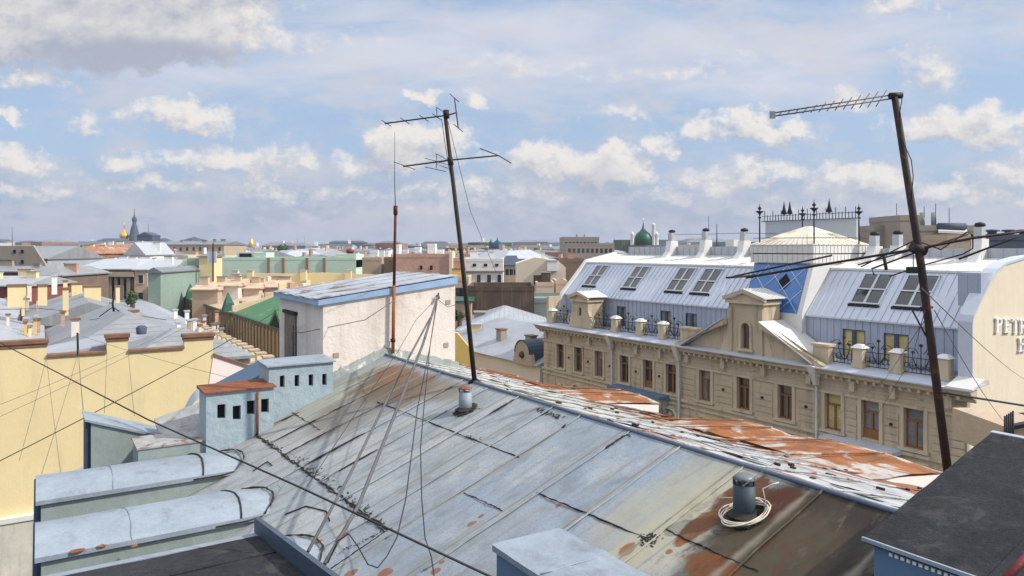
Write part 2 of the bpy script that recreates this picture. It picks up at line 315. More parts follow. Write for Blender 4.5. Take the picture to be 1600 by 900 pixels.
def roof_mat(name, far=False):
    """painted galvanised sheet roof; object coordinates are (s along ridge, q across)"""
    m = bpy.data.materials.new(name); m.use_nodes = True; t = m.node_tree; b = t.nodes['Principled BSDF']
    tc = nd(t, 'ShaderNodeTexCoord').outputs['Object']; sp = nd(t, 'ShaderNodeSeparateXYZ'); t.links.new(tc, sp.inputs[0])
    S, Q = sp.outputs[0], sp.outputs[1]
    # sheets
    pid = mth(t, 'FLOOR', mth(t, 'DIVIDE', mth(t, 'ADD', S, .98), 1.1)); qid = mth(t, 'FLOOR', mth(t, 'DIVIDE', mth(t, 'ADD', Q, mth(t, 'MULTIPLY', mth(t, 'SINE', mth(t, 'MULTIPLY', pid, 7.3)), .5)), 1.75))
    cb_ = nd(t, 'ShaderNodeCombineXYZ'); t.links.new(pid, cb_.inputs[0]); t.links.new(qid, cb_.inputs[1])
    wn_ = nd(t, 'ShaderNodeTexWhiteNoise'); wn_.noise_dimensions = '3D'; t.links.new(cb_.outputs[0], wn_.inputs[0])
    sheet = wn_.outputs[0]
    base = mixc(t, sheet, (.30, .36, .425), (.385, .42, .45))
    warm = maprange(t, noi(t, tc, .32, 3, .5), .35, .65); base = mixc(t, mth(t, 'MULTIPLY', warm, .55), base, (.41, .42, .405))
    blue = maprange(t, S, -8.5, -3.0); base = mixc(t, mth(t, 'MULTIPLY', blue, .7), base, (.275, .34, .425))
    # worn paint smears across the sheets
    sm = noi(t, vm(t, 'MULTIPLY', tc, (1.0, .45, 1)), 2.6, 6, .68, dist=.3); base = mixc(t, maprange(t, sm, .47, .66, 0, .75), base, (.21, .245, .28))
    sm2 = noi(t, vm(t, 'MULTIPLY', vm(t, 'ADD', tc, (31, 7, 0)), (.5, .22, 1)), 2.0, 5, .6); base = mixc(t, maprange(t, sm2, .48, .70, 0, .6), base, (.52, .535, .53))
    fine = noi(t, tc, 34, 3, .7); base = mixc(t, maprange(t, fine, .42, .72, 0, .5), base, (.17, .185, .2))
    strk = noi(t, vm(t, 'MULTIPLY', tc, (9, .5, 1)), 1.0, 5, .7)
    base = mixc(t, maprange(t, strk, .48, .68, 0, .5), base, (.23, .23, .215))
    def blob(c, rs, rq, col, amt, ns=1.6, hard=.25, stretch=.45, cur=None, nw=2.0):
        d = vm(t, 'MULTIPLY', vm(t, 'SUBTRACT', tc, (c[0], c[1], 0)), (1 / rs, 1 / rq, 0)); r2 = vm(t, 'DOT_PRODUCT', d, d, 1)
        n_ = noi(t, vm(t, 'MULTIPLY', vm(t, 'ADD', tc, (c[0] * 3, 5, 0)), (1, stretch, 0)), ns, 6, .68)
        f = maprange(t, mth(t, 'ADD', mth(t, 'SUBTRACT', 1, r2), mth(t, 'MULTIPLY', mth(t, 'SUBTRACT', n_, .5), nw)), 0.0, hard + .25, 0, amt)
        return mixc(t, f, cur, col)
    if not far:
        yel = (.42, .40, .30)
        base = blob((-12.6, -2.0), 1.6, 1.6, (.40, .40, .33), .8, cur=base, hard=.7)
        base = blob((-11.2, -.9), 2.0, .95, (.155, .105, .065), .95, ns=2.2, cur=base, hard=.5, stretch=.25)
        base = blob((-11.9, -.5), 1.2, .42, (.24, .13, .07), .85, ns=3, cur=base, hard=.5, stretch=.25)
        base = blob((-9.6, -.5), 1.7, .5, (.2, .15, .10), .7, ns=3, cur=base, hard=.7, stretch=.2)
        base = blob((-10.9, -2.1), 1.5, 1.1, (.17, .145, .11), .75, ns=3, cur=base, hard=.8, stretch=.2)
        base = blob(near(1090, 790), 1.15, 1.9, yel, .75, cur=base, hard=.8)
        base = blob(near(1035, 825), .3, 1.4, yel, .7, cur=base, hard=.6)
        c1 = near(1260, 860); base = blob((c1[0] + .05, c1[1]), 1.35, 1.9, (.030, .021, .015), .985, ns=1.8, cur=base, hard=.4, nw=1.8)
        base = blob((c1[0] - .4, c1[1] - .3), .8, 1.3, (.10, .08, .045), .6, ns=3.2, cur=base, hard=.6)
        base = blob(near(1215, 786), .30, .34, (.075, .024, .012), .95, ns=3.5, cur=base, hard=.2, nw=1.9)
        base = blob(near(1155, 780), .26, .55, (.11, .035, .014), .95, ns=4, cur=base, hard=.2)
        base = blob(near(1092, 822), .16, .42, (.17, .06, .018), .95, ns=4, cur=base, hard=.2, nw=2.0)
        base = blob(near(1110, 885), .35, .25, (.17, .06, .018), .85, ns=5, cur=base, hard=.2)
        base = blob(near(980, 858), .10, .14, (.25, .1, .03), .9, ns=5, cur=base, hard=.2)
        for px_, py_, r_ in ((533, 838, .11), (498, 847, .05), (548, 896, .10), (600, 896, .13), (737, 818, .07), (752, 806, .05), (873, 787, .05), (1062, 850, .05), (1045, 862, .05), (680, 892, .07), (690, 878, .04)):
            base = blob(near(px_, py_), r_ * .85, r_ * 1.05, (.26, .10, .025), .85, ns=9, cur=base, hard=.15, stretch=.8, nw=3.2)
    else:
        base = mixc(t, .5, base, (.42, .43, .42))
        w = noi(t, vm(t, 'MULTIPLY', tc, (.22, 1.5, 1)), 1.2, 6, .66, dist=.5)
        pk = noi(t, vm(t, 'MULTIPLY', tc, (.35, 2.2, 1)), 1.6, 5, .7); base = mixc(t, maprange(t, pk, .5, .62, 0, .7), base, (.56, .55, .51))
        qf = maprange(t, Q, 2.6, 4.6, 0, .2); sf = maprange(t, S, -9, -1, 0, .07)
        ww = mth(t, 'ADD', mth(t, 'ADD', w, qf), sf)
        base = mixc(t, maprange(t, ww, .57, .66, 0, .92), base, RUST)
        w2 = noi(t, vm(t, 'MULTIPLY', tc, (.5, 4, 1)), 1.4, 6, .7); base = mixc(t, maprange(t, w2, .60, .66, 0, .8), base, (.10, .06, .045))
    if not far:          # mottling inside the rusted sheets
        c1 = near(1270, 850); d = vm(t, 'MULTIPLY', vm(t, 'SUBTRACT', tc, (c1[0], c1[1], 0)), (1 / 1.7, 1 / 2.1, 0)); zz = maprange(t, vm(t, 'DOT_PRODUCT', d, d, 1), .3, 1.2, 1, 0)
        mo = noi(t, vm(t, 'MULTIPLY', tc, (1, .5, 0)), 5, 6, .72); base = mixc(t, mth(t, 'MULTIPLY', zz, maprange(t, mo, .52, .62, 0, .7)), base, (.09, .035, .018)); mo = noi(t, vm(t, 'MULTIPLY', vm(t, 'ADD', tc, (9, 9, 0)), (1, .4, 0)), 6, 6, .72); base = mixc(t, mth(t, 'MULTIPLY', zz, maprange(t, mo, .56, .66, 0, .6)), base, (.12, .11, .075))
    # grime beside the standing seams
    fs = mth(t, 'ABSOLUTE', mth(t, 'SUBTRACT', mth(t, 'FRACT', mth(t, 'DIVIDE', mth(t, 'ADD', S, .98), 1.1)), .5))
    base = mixc(t, maprange(t, mth(t, 'ADD', fs, mth(t, 'MULTIPLY', noi(t, tc, 3.5, 5, .7), .035)), .502, .513, 0, .85), base, (.09, .08, .065))
    gr = maprange(t, mth(t, 'ADD', fs, mth(t, 'MULTIPLY', noi(t, tc, 2.2, 4), .14)), .50, .58, 0, .6)
    base = mixc(t, gr, base, (.30, .28, .22))
    if not far: base = mixc(t, 1.0, base, (.80, .80, .80), 'MULTIPLY')
    t.links.new(base, b.inputs['Base Color']); b.inputs['Metallic'].default_value = .12; b.inputs['Specular IOR Level'].default_value = .3
    t.links.new(maprange(t, noi(t, tc, 1.3, 4), .3, .7, .55, .8, False), b.inputs['Roughness'])
    bn = nd(t, 'ShaderNodeBump'); bn.inputs['Distance'].default_value = .03; bn.inputs['Strength'].default_value = .6
    t.links.new(mth(t, 'ADD', noi(t, tc, 2.2, 3, .5), mth(t, 'MULTIPLY', noi(t, tc, 25, 3), .1)), bn.inputs['Height']); t.links.new(bn.outputs[0], b.inputs['Normal'])
    return m
M['roofnear'] = roof_mat('weathered_sheet_roof'); M['rooffar'] = roof_mat('peeling_rusty_sheet_roof', True)
# ================================================================ ground
g_ = MB().quad((-6000, -300, -CZ), (6000, -300, -CZ), (6000, 12000, -CZ), (-6000, 12000, -CZ)); g_.top('ground', None, None, WF, M['asphalt'], base=(0, 0, -CZ), kind='structure')

# ================================================================ own building
B = thing('tenement_house', 'tenement house under our feet with a weathered pale sheet metal roof and long ridge', 'building', RF, (0, 0, 0))
S0, S1, Q0, Q1 = -13.75, 9.0, -7.65, 6.6
def zn(q): return ZR + SN * q
def zf(q): return ZR - SF * q
# near slope: gently dished sheets
mb = MB(); ds = .11; dq = .18; na = int((S1 - S0) / ds); nb = int(-Q0 / dq) + 1; vs1 = []
for i in range(na + 1):
    s_ = S0 + (S1 - S0) * i / na; sag = -.012 * (.5 + .5 * math.cos(2 * PI * (((s_ + .98) / 1.1) % 1 - .5)))
    for j in range(nb + 1):
        q_ = Q0 * (1 - j / nb); k = min(1, -q_ / .3)
        nz = noise.noise(Vector((s_ * .9, q_ * .8, 3))) * .022 + noise.noise(Vector((s_ * 2.7, q_ * 1.9, 9))) * .009
        vs1.append((s_, q_, zn(q_) + (sag + nz) * k))
mb.add(vs1, [(i * (nb + 1) + j, (i + 1) * (nb + 1) + j, (i + 1) * (nb + 1) + j + 1, i * (nb + 1) + j + 1) for i in range(na) for j in range(nb)], 0, True)
seams = [near(px, py)[0] for px, py in ((800,627),(852,645),(897,657),(977,680),(1052,707),(1147,742),(1272,781))]
k = seams[-1] + 1.15
while k < S1: seams.append(k); k += 1.12
k = seams[0] - 1.1
while k > S0 + .3: seams.append(k); k -= 1.05
for i, s_ in enumerate(sorted(seams)):         # standing seams, slightly bent, some hammered flat
    pts = []; h = rnd.choice([.022, .03, .014, .026])
    for j in range(34):
        q_ = -.02 - 3.5 * j / 33 if i % 3 else -.02 - 5.6 * j / 33
        w = noise.noise(Vector((i * 5.1, q_ * 1.4, 0))) * .02
        pts.append((s_ + w, q_, zn(q_) + h * .5 + noise.noise(Vector((i * 3.1, q_ * 3, 4))) * .008))
    mb.tube(pts, .0165 if i % 2 else .012, 5, 0)
    # tar smeared along stretches of the seam
    a = -rnd.uniform(.05, .3); 
    if rnd.random() < .45 or s_ < -8:
        L = rnd.uniform(.3, .9) if s_ > -8 else rnd.uniform(.8, 1.6); a = -rnd.uniform(.0, .2) if s_ > -8 else -3.45 + L
        mb.tube([(s_ + .012 + rnd.uniform(-.008, .008), a - L * t / 8, zn(a - L * t / 8) + .018) for t in range(9)], [.004] + [rnd.uniform(.006, .02) for _ in range(7)] + [.003], 5, 1)
def joint(p0, p1, r, jit=.01, n=26, mi=1, brk=0.0):
    pts = []
    for i in range(n):
        t = i / (n - 1); s_ = p0[0] + (p1[0] - p0[0]) * t + rnd.uniform(-jit, jit) * .4; q_ = p0[1] + (p1[1] - p0[1]) * t + rnd.uniform(-jit, jit); pts.append((s_, q_, zn(q_) + .004))
    mb.tube(pts, [rnd.uniform(.5, 1.3) * r for _ in pts], 5, mi)
for a, b_, r in (((590,628),(810,715),.010),((725,770),(785,798),.009),((838,770),(1012,842),.010),((1040,828),(1185,893),.010),((1150,905),(1250,960),.01),((450,640),(500,672),.008)):
    joint(near(*a), near(*b_), r)
# rubble of tar and torn metal along the broken lower joint and the ridge
def debris(c0, c1, n, spread, sz):
    for _ in range(n):
        t = rnd.random(); s_ = c0[0] + (c1[0] - c0[0]) * t + rnd.gauss(0, spread); q_ = c0[1] + (c1[1] - c0[1]) * t + rnd.gauss(0, spread); a = rnd.uniform(0, 6.3); L = rnd.uniform(.4, 1) * sz; w = L * rnd.uniform(.15, .4); z = zn(min(q_, 0)) - max(q_, 0) * SF
        ca, sa = math.cos(a), math.sin(a)
        mb.add([(s_ + ca * x - sa * y, q_ + sa * x + ca * y, z + zz + (SN * (sa * x + ca * y) if q_ < 0 else -SF * (sa * x + ca * y))) for x, y, zz in ((-L, -w, .004), (L, -w * .5, .005), (L * .7, w, .006), (-L * .8, w * .8, .008), (0, 0, .014))], [(0, 1, 4), (1, 2, 4), (2, 3, 4), (3, 0, 4)], 1)
joint(near(395, 677), near(606, 828), .016, .02, 60); joint(near(398, 676), near(603, 830), .010, .035, 60)
debris(near(470, 720), near(612, 832), 150, .055, .05); debris(near(395, 677), near(470, 720), 30, .04, .04)
debris(near(838, 640), near(880, 654), 45, .03, .05); debris(near(977, 680), near(985, 682), 12, .02, .03); debris(near(1010, 841), near(1016, 846), 60, .05, .035); debris(near(730, 682), near(748, 690), 26, .03, .03)
debris(near(600, 830), near(520, 868), 30, .03, .03); joint(near(606, 828), near(515, 890), .010, .02, 30)
debris(near(720, 648), near(742, 640), 40, .06, .04)
mb.part('roof_slope', [M['roofnear'], M['dirt']], B, 'pale blue grey near slope with standing seams, brown grime and rust patches')
# far slope
mb = MB(); na = 190; nb = 34; vs1 = []
for i in range(na + 1):
    s_ = S0 - 3 + (S1 - S0 + 3) * i / na
    for j in range(nb + 1):
        q_ = Q1 * j / nb; kk = min(1, q_ / .4)
        nz = noise.noise(Vector((s_ * .7, q_ * 1.3, 13))) * .05 + noise.noise(Vector((s_ * 1.5, q_ * 5, 19))) * .025
        vs1.append((s_, q_, zf(q_) + nz * kk - .004))
mb.add(vs1, [(i * (nb + 1) + j, i * (nb + 1) + j + 1, (i + 1) * (nb + 1) + j + 1, (i + 1) * (nb + 1) + j) for i in range(na) for j in range(nb)], 0, True)
for i in range(22):
    s_ = S0 - 2.8 + i * 1.12; mb.tube([(s_ + rnd.uniform(-.02, .02), q_ * .3 + .05, zf(q_ * .3 + .05) + .02 + rnd.uniform(0, .02)) for q_ in range(21)], .018, 5, 0)
for i in range(46):             # loose lap edges and lifted strips parallel to the ridge
    s_ = rnd.uniform(S0, 3); q_ = rnd.uniform(.3, 6.0); L = rnd.uniform(.5, 1.8); w = rnd.uniform(.02, .09); h = rnd.uniform(.02, .07)
    mb.add([(s_, q_, zf(q_) + .01), (s_ + L, q_ + .04, zf(q_) + .01), (s_ + L, q_ - w, zf(q_ - w) + h), (s_ + L * .4, q_ - w, zf(q_ - w) + h * 1.3), (s_, q_ - w * .6, zf(q_) + h * .5)], [(0, 1, 2, 3, 4)], rnd.choice([0, 0, 1, 2]))
for i in range(110):
    s_ = rnd.uniform(S0, 3); q_ = rnd.uniform(.3, 6.2); mb.box(s_, s_ + rnd.uniform(.03, .16), q_, q_ + rnd.uniform(.02, .06), zf(q_), zf(q_) + rnd.uniform(.01, .04), 1)
mb.part('roof_slope', [M['rooffar'], M['dirt'], M['rusttop']], B, 'white peeling and rust streaked slope beyond the ridge')
mb = MB(); mb.tube([(S0 + (S1 - S0) * i / 60, noise.noise(Vector((i * .3, 0, 0))) * .02, ZR + .01 + noise.noise(Vector((i * .4, 5, 0))) * .012) for i in range(61)], .034, 8)
mb.part('roof_ridge', mat('ridge_cap_sheet', (.12, .155, .21), .5, .2, var=.2, stain=(RUST, .66, 1.5)), B)
mb = MB(); mb.box(S0 - 3, S1, Q0, Q0 + .4, -CZ, zn(Q0) - .05); mb.box(S0 - 3, S1, Q1 - .6, Q1 - .2, -CZ, zf(Q1) - .05); mb.box(S0 - 3, S0 - 2.6, Q0 + .4, Q1 - .6, -CZ, -5.9); mb.box(S1 - .4, S1, Q0 + .4, Q1 - .6, -CZ, -5.9)
mb.part('wall', M['offwhite'], B)
mb = MB().hexa([(S0 - 3, Q0, -5.75), (S0, Q0, -5.75), (S0, 0, -2.86), (S0 - 3, 0, -3.4)], [(S0 - 3, Q0, -5.70), (S0, Q0, -5.70), (S0, 0, -2.81), (S0 - 3, 0, -3.35)])
mb.part('roof_slope', M['greyroof2'], B, 'small end slope behind the chimney stacks')

# near dormers with arched sheet tops, dying into the slope
def dormer(s0, s1, zt, qe, lab):
    zt0 = zt; bow = .13; n = 10; mb = MB(); ov = .05
    mb.box(s0 + .06, s1 - .06, Q0 + .03, qe, zn(Q0) - .6, zt0 - .06)
    d = mb.part('dormer', M['greygreen'], B, lab)
    mb = MB(); prof = []; nn = 22; vs_ = []
    for j in range(nn + 1):
        q_ = Q0 - ov + (qe + 1.25 - Q0 + ov) * j / nn
        for i in range(n + 1):
            t = i / n; s_ = s0 + (s1 - s0) * t
            base = zt0 + bow * (1 - (2 * t - 1) ** 2) - .03 * max(0, j - 14) + noise.noise(Vector((s_ * 2, q_ * 1.1, zt * 3))) * .016
            vs_.append((s_, q_, base))
    mb.add(vs_, [(j * (n + 1) + i, j * (n + 1) + i + 1, (j + 1) * (n + 1) + i + 1, (j + 1) * (n + 1) + i) for j in range(nn) for i in range(n)], 0, True)
    # turned-down eaves edges
    mb.box(s1 - .015, s1 + .012, Q0 - ov, qe + .6, zt0 - .075, zt0 - .002, 0); mb.box(s0 - .012, s0 + .015, Q0 - ov, qe + .6, zt0 - .075, zt0 - .002, 0)
    for qq, dark in ((Q0 + (qe - Q0) * .34, 0), (Q0 + (qe - Q0) * .80, 1), (qe + .12, 0)):
        mb.tube([(s0 + (s1 - s0) * i / 12, qq + .10 * math.sin(PI * i / 12) * (1 if dark else .4) + noise.noise(Vector((i * .9, qq, 0))) * .012, zt0 + bow * (1 - (i / 6 - 1) ** 2) + .008) for i in range(13)], .017 if dark else .006, 5, 1 if dark else 0)
    mb.part('dormer_roof', [M['palegrey'], M['dirt']], d)
    pts = []
    for i in range(25):
        t = i / 24; s_ = s0 + (s1 - s0) * t; z = zt0 + bow * (1 - (2 * t - 1) ** 2) - .05
        pts.append((s_, (z - ZR) / SN + noise.noise(Vector((s_ * 4, 0, 0))) * .03, z + .035 + noise.noise(Vector((s_ * 5, 3, 0))) * .01))
    q9 = pts[-1][1]; pts += [(s1 + .015, q9 - .25 * k, zt0 - .05) for k in range(1, 4)]
    MB().tube(pts, [rnd.uniform(.008, .022) for _ in pts], 5).part('sealing_tar', M['dirt'], d)
    return d
dormer(-12.57, -10.87, -4.40, -4.3, 'sheet clad dormer nearest the rusty vent stack, arched pale top')
dormer(-9.81, -8.20, -4.44, -4.15, 'middle sheet clad dormer with three rust spots on its arched pale top')
dormer(-7.15, -5.55, -4.44, -4.15, 'near dormer half hidden by the black felt roof')
def on_near(px, py, dz=.012): s_, q_ = near(px, py); return (s_, q_, zn(q_) + dz)
for pts in ([(395,737),(418,722),(425,728)],[(445,805),(478,792),(510,800),(515,815)]):
    MB().tube([on_near(*p) for p in pts], .012, 5).part('sealing_tar', M['dirt'], B)
frust = mat('rust_flake', (.2, .07, .025), .9, var=.5, vs_=9)
for px, py, r in ((121, 851, .06), (159, 844, .045), (211, 839, .035), (372, 822, .04), (386, 822, .035)):
    s_, q_ = RF.at_z(px, py, -4.35); zz = lambda s: -4.44 + .13 * (1 - (2 * (s + 9.81) / 1.61 - 1) ** 2)
    c = [(s_ + r * math.cos(a) * rnd.uniform(.4, 1.1), q_ + r * 1.7 * math.sin(a) * rnd.uniform(.5, 1.1)) for a in [i * .7 for i in range(9)]]
    MB().add([(a, b_, zz(a) + .016) for a, b_ in c], [tuple(range(9))]).part('rust_flake', frust, B)
# downpipe + corner of own house on the courtyard side
for sa in (-12.72, -10.0):
    MB().tube([(sa, Q0 - .02, -4.5), (sa, Q0 - .04, -6), (sa, Q0 - .04, -CZ + .3)], .06, 8).part('downpipe', M['navy'], B)

# vent pipes through the roof
def vent(px, py, r, h, cap, m):
    s_, q_ = near(px, py); z = zn(q_); v = thing('vent_pipe', cap[1], 'vent pipe', RF, (s_, q_, z - .05))
    mb = MB(); mb.tube([(s_, q_, z - .08), (s_, q_, z + h)], [r * 1.04, r], 18); mb.part('pipe', m, v)
    for i in range(5):
        mb = MB(); a = i * 2 * PI / 5 + .3; mb.box(s_ + r * .93 * math.cos(a) - .012, s_ + r * .93 * math.cos(a) + .012, q_ + r * .93 * math.sin(a) - .012, q_ + r * .93 * math.sin(a) + .012, z + h, z + h + .085); mb.part('cap_bracket', m, v)
    mb = MB().lathe((s_, q_, z + h + .07), [(r * .2, .0), (r * 1.02, -.01), (r * 1.08, .0), (r * .75, .07 * cap[2]), (0.001, .10 * cap[2])], 18); mb.part('cap', cap[0], v)
    mb = MB(); mb.lathe((s_, q_, z), [(r, .06), (r * 1.15, .03 - SN * 0), (r * 1.5, -.0)], 18)
    # tar collar follows the slope
    for i in range(34):
        a = i * 2 * PI / 34; rr = r * rnd.uniform(1.1, 1.9); x = s_ + rr * math.cos(a); y = q_ + rr * math.sin(a)
        mb.add([(x - .05, y - .02, zn(y) + .006), (x + .04, y - .03, zn(y) + .008), (x + .05, y + .03, zn(y) + .03), (x - .03, y + .04, zn(y) + .025)], [(0, 1, 2, 3)])
    mb.part('tar_collar', M['dirt'], v); return v
vent(727, 640, .125, .34, (M['rusttop'], 'thin grey vent pipe with rusty cap high up by the ridge', .35), M['palegrey'])
dk = mat('dark_vent_sheet', (.05, .07, .085), .6, .2, var=.2, vs_=4)
vent(1163, 805, .125, .36, (mat('grey_vent_cap', (.16, .17, .19), .5, .3, var=.3, vs_=5), 'dark vent pipe on the rusty sheets with a white cable coiled round it', .55), dk)
vs0, vq0 = near(1163, 805)
mb = MB(); pts = []
for i in range(150):
    a = i * 2 * PI / 36 + 1.0; rr = .235 + .035 * math.sin(i * .37) + .02 * math.sin(i * .11); x = vs0 + rr * math.cos(a) + .02; y = vq0 + rr * 1.0 * math.sin(a) - .02
    pts.append((x, y, zn(y) + .03 + .02 * (i % 36) / 36 + .03 * math.sin(i * .19) ** 2))
mb.tube(pts, .0085, 5)
e = pts[-1]; mb.tube([e, (vs0 + .22, vq0 + .1, e[2] + .1), (vs0 + .10, vq0 + .2, zn(vq0) + .30), (vs0 + .18, vq0 + .27, zn(vq0) + .36), (vs0 + .22, vq0 + .33, zn(vq0) + .38)], .0085, 5)
e = pts[0]; mb.tube([e, (e[0] - .15, e[1] + .1, e[2] + .05), (vs0 - .33, vq0 - .05, zn(vq0) + .12)], .0085, 5)
mb.top('cable_coil', 'loose coil of white cable round the dark vent pipe', 'cable', RF, M['wcable'])

# near chimney at the bottom edge, black felt roofs left and right
s_a, q_a = RF.at_z(770, 850, -3.2); s_b, q_b = RF.at_z(868, 823, -3.2)
c = thing('chimney', 'pale topped square chimney rising at the bottom edge of the picture, dark blue sides', 'chimney', RF, (s_a + .5, (q_a + q_b) / 2, -4.4))
MB().box(s_a + .03, s_a + 1.75, q_a + .03, q_b - .03, -5.2, -3.225).part('shaft', M['bluepaint'], c)
mb = MB(); vs_ = []
for i in range(25):
    for j in range(15):
        a = s_a + 1.8 * i / 24; e2 = q_a - .02 + (q_b - q_a + .04) * j / 14; vs_.append((a + (noise.noise(Vector((e2 * 5, 1, 0))) * .012 if i in (0, 24) else 0), e2 + (noise.noise(Vector((a * 4, 7, 0))) * .014 if j in (0, 14) else 0), -3.2 + noise.noise(Vector((a * 2.2, e2 * 2.6, 4))) * .022 + noise.noise(Vector((a * 6, e2 * 6, 4))) * .006))
mb.add(vs_, [(i * 15 + j, (i + 1) * 15 + j, (i + 1) * 15 + j + 1, i * 15 + j + 1) for i in range(24) for j in range(14)], 0, True)
mb.box(s_a + .005, s_a + 1.8, q_a - .012, q_a + .01, -3.27, -3.205); mb.box(s_a + .005, s_a + 1.8, q_b - .01, q_b + .012, -3.27, -3.205); mb.box(s_a - .005, s_a + .01, q_a, q_b, -3.27, -3.205)
mb.tube([(s_a + .9, q_a + (q_b - q_a) * j / 10, -3.19 + noise.noise(Vector((j * .7, 0, 0))) * .006) for j in range(11)], .008, 5)
mb.part('cap_sheet', M['palegrey'], c)

s0, q0 = RF.at_z(402, 832, -3.5); pl = RF.o + RF.u * s0 + RF.v * q0; rr = (515 - 800) / FP; Lp = (pl.x - rr * pl.y) / (rr * RF.u.y - RF.u.x); k = ((-(893 - HZ) / FP * (pl.y + Lp * RF.u.y)) + 3.32) / Lp
t = thing('felt_roof_shed', 'low shed with coarse black felt roof and raised blue metal edge beside the dormers', 'roof shed', RF, (-3, -6.3, -5.5))
L_ = 6.5; ql = -7.9; e_ = .17
MB().hexa([(s0 + .05, ql, -5.6), (s0 + L_, ql, -5.6), (s0 + L_, q0 - .02, -5.6), (s0 + .05, q0 - .02, -5.6)], [(s0 + .05, ql, -3.57), (s0 + L_, ql, -3.57 + k * L_), (s0 + L_, q0 - .02, -3.57 + k * L_), (s0 + .05, q0 - .02, -3.57)]).part('shed_wall', M['navy'], t)
mb = MB(); vs_ = []
for i in range(31):
    for j in range(15): a = s0 + e_ + (L_ - e_) * i / 30; c_ = ql + (q0 - .04 - ql) * j / 14; vs_.append((a, c_, -3.5 + k * (a - s0) + noise.noise(Vector((a * 1.6, c_ * 1.3, 8))) * .012))
mb.add(vs_, [(i * 15 + j, (i + 1) * 15 + j, (i + 1) * 15 + j + 1, i * 15 + j + 1) for i in range(30) for j in range(14)], 0, True); mb.tube([(s0 + 1.05, ql + (q0 - .05 - ql) * j / 20, -3.495 + k * 1.05 + noise.noise(Vector((j * .4, 0, 0))) * .006) for j in range(21)], .012, 5)
mb.part('felt_sheet', M['felt'], t)
MB().slab([(s0, ql, -3.5), (s0 + e_, ql, -3.495 + k * e_), (s0 + e_, q0, -3.495 + k * e_), (s0, q0, -3.5)], .07).part('front_flashing', M['palegrey'], t)
MB().slab([(s0 - .03, q0 - .03, -3.32), (s0 + L_, q0 - .03, -3.32 + k * L_), (s0 + L_, q0 + .03, -3.32 + k * L_), (s0 - .03, q0 + .03, -3.32)], .24).part('edge_flashing', mat('slate_edge_sheet', (.06, .085, .12), .5, .2, var=.2, vs_=2), t)

s0, q0 = RF.at_z(1348, 840, -2.5); k = .265
t = thing('lean_to_shed', 'lean-to shed with smooth black felt roof and blue painted wall in the right corner', 'roof shed', RF, (s0 + 1, q0 + 1, -3.6))
d_ = 2.28
MB().hexa([(s0 - 1.75 * 0 + .06, q0 + .07, -4.4), (s0 + 4, q0 + .07, -4.4), (s0 + 4, q0 + d_, -4.4), (s0 + .06, q0 + d_, -4.4)], [(s0 + .06, q0 + .07, -2.53), (s0 + 4, q0 + .07, -2.53), (s0 + 4, q0 + d_, -2.55 + k * d_), (s0 + .06, q0 + d_, -2.55 + k * d_)]).part('shed_wall', M['bluepaint'], t)
mb = MB(); vs_ = []
for i in range(41):
    for j in range(25):
        a = s0 + 4.5 * i / 40; c_ = q0 + d_ * j / 24; wv = 0 if i == 0 or j in (0, 24) else 1
        vs_.append((a + (noise.noise(Vector((c_ * 3, 2, 0))) * .012 if i == 0 else 0), c_, -2.5 + k * (c_ - q0) + wv * (noise.noise(Vector((a * 1.5, c_ * 2, 6))) * .014 + noise.noise(Vector((a * 5, c_ * 4, 6))) * .004)))
mb.add(vs_, [(i * 25 + j, (i + 1) * 25 + j, (i + 1) * 25 + j + 1, i * 25 + j + 1) for i in range(40) for j in range(24)], 0, True); mb.slab([(s0 + .004, q0 + .004, -2.505), (s0 + 4.5, q0 + .004, -2.505), (s0 + 4.5, q0 + d_, -2.505 + k * d_), (s0 + .004, q0 + d_, -2.505 + k * d_)], .035)
for x in (.98, 1.95, 2.9): mb.slab([(s0 + x, q0, -2.485), (s0 + x + .07, q0, -2.489), (s0 + x + .07, q0 + d_, -2.489 + k * d_), (s0 + x, q0 + d_, -2.485 + k * d_)], .012)
mb.part('felt_sheet', M['felt'], t)
mb = MB().box(s0 - .005, s0 + 4.5, q0 - .012, q0 + .012, -2.525, -2.493); mb.part('eaves_strip', M['palegrey'], t)
MB().slab([(s0 - .01, q0 + d_ - .02, -2.494 + k * d_), (s0 + 4.5, q0 + d_ - .02, -2.494 + k * d_), (s0 + 4.5, q0 + d_ + .05, -2.49 + k * d_), (s0 - .01, q0 + d_ + .05, -2.49 + k * d_)], .05).part('top_strip', M['zinc'], t)
mb = MB()
for i in range(48): mb.box(s0 + .2 + i * .05, s0 + .228 + i * .05, q0 + .055, q0 + .066, -2.60, -2.572)
mb.part('corrugated_edge', M['signw'], t)
mb = MB(); a = loc(RF, P(1572, 905, 4.2)); b2 = loc(RF, P(1605, 868, 4.3)); mb.tube([a, b2, loc(RF, P(1640, 835, 4.4))], .022, 8)
mb.top('handrail', 'chipped red brown pipe rail in the bottom right corner', 'rail', RF, mat('chipped_red_paint', (.16, .03, .03), .6, var=.3, vs_=20, stain=((.5, .4, .38), .6, 30, .8)))

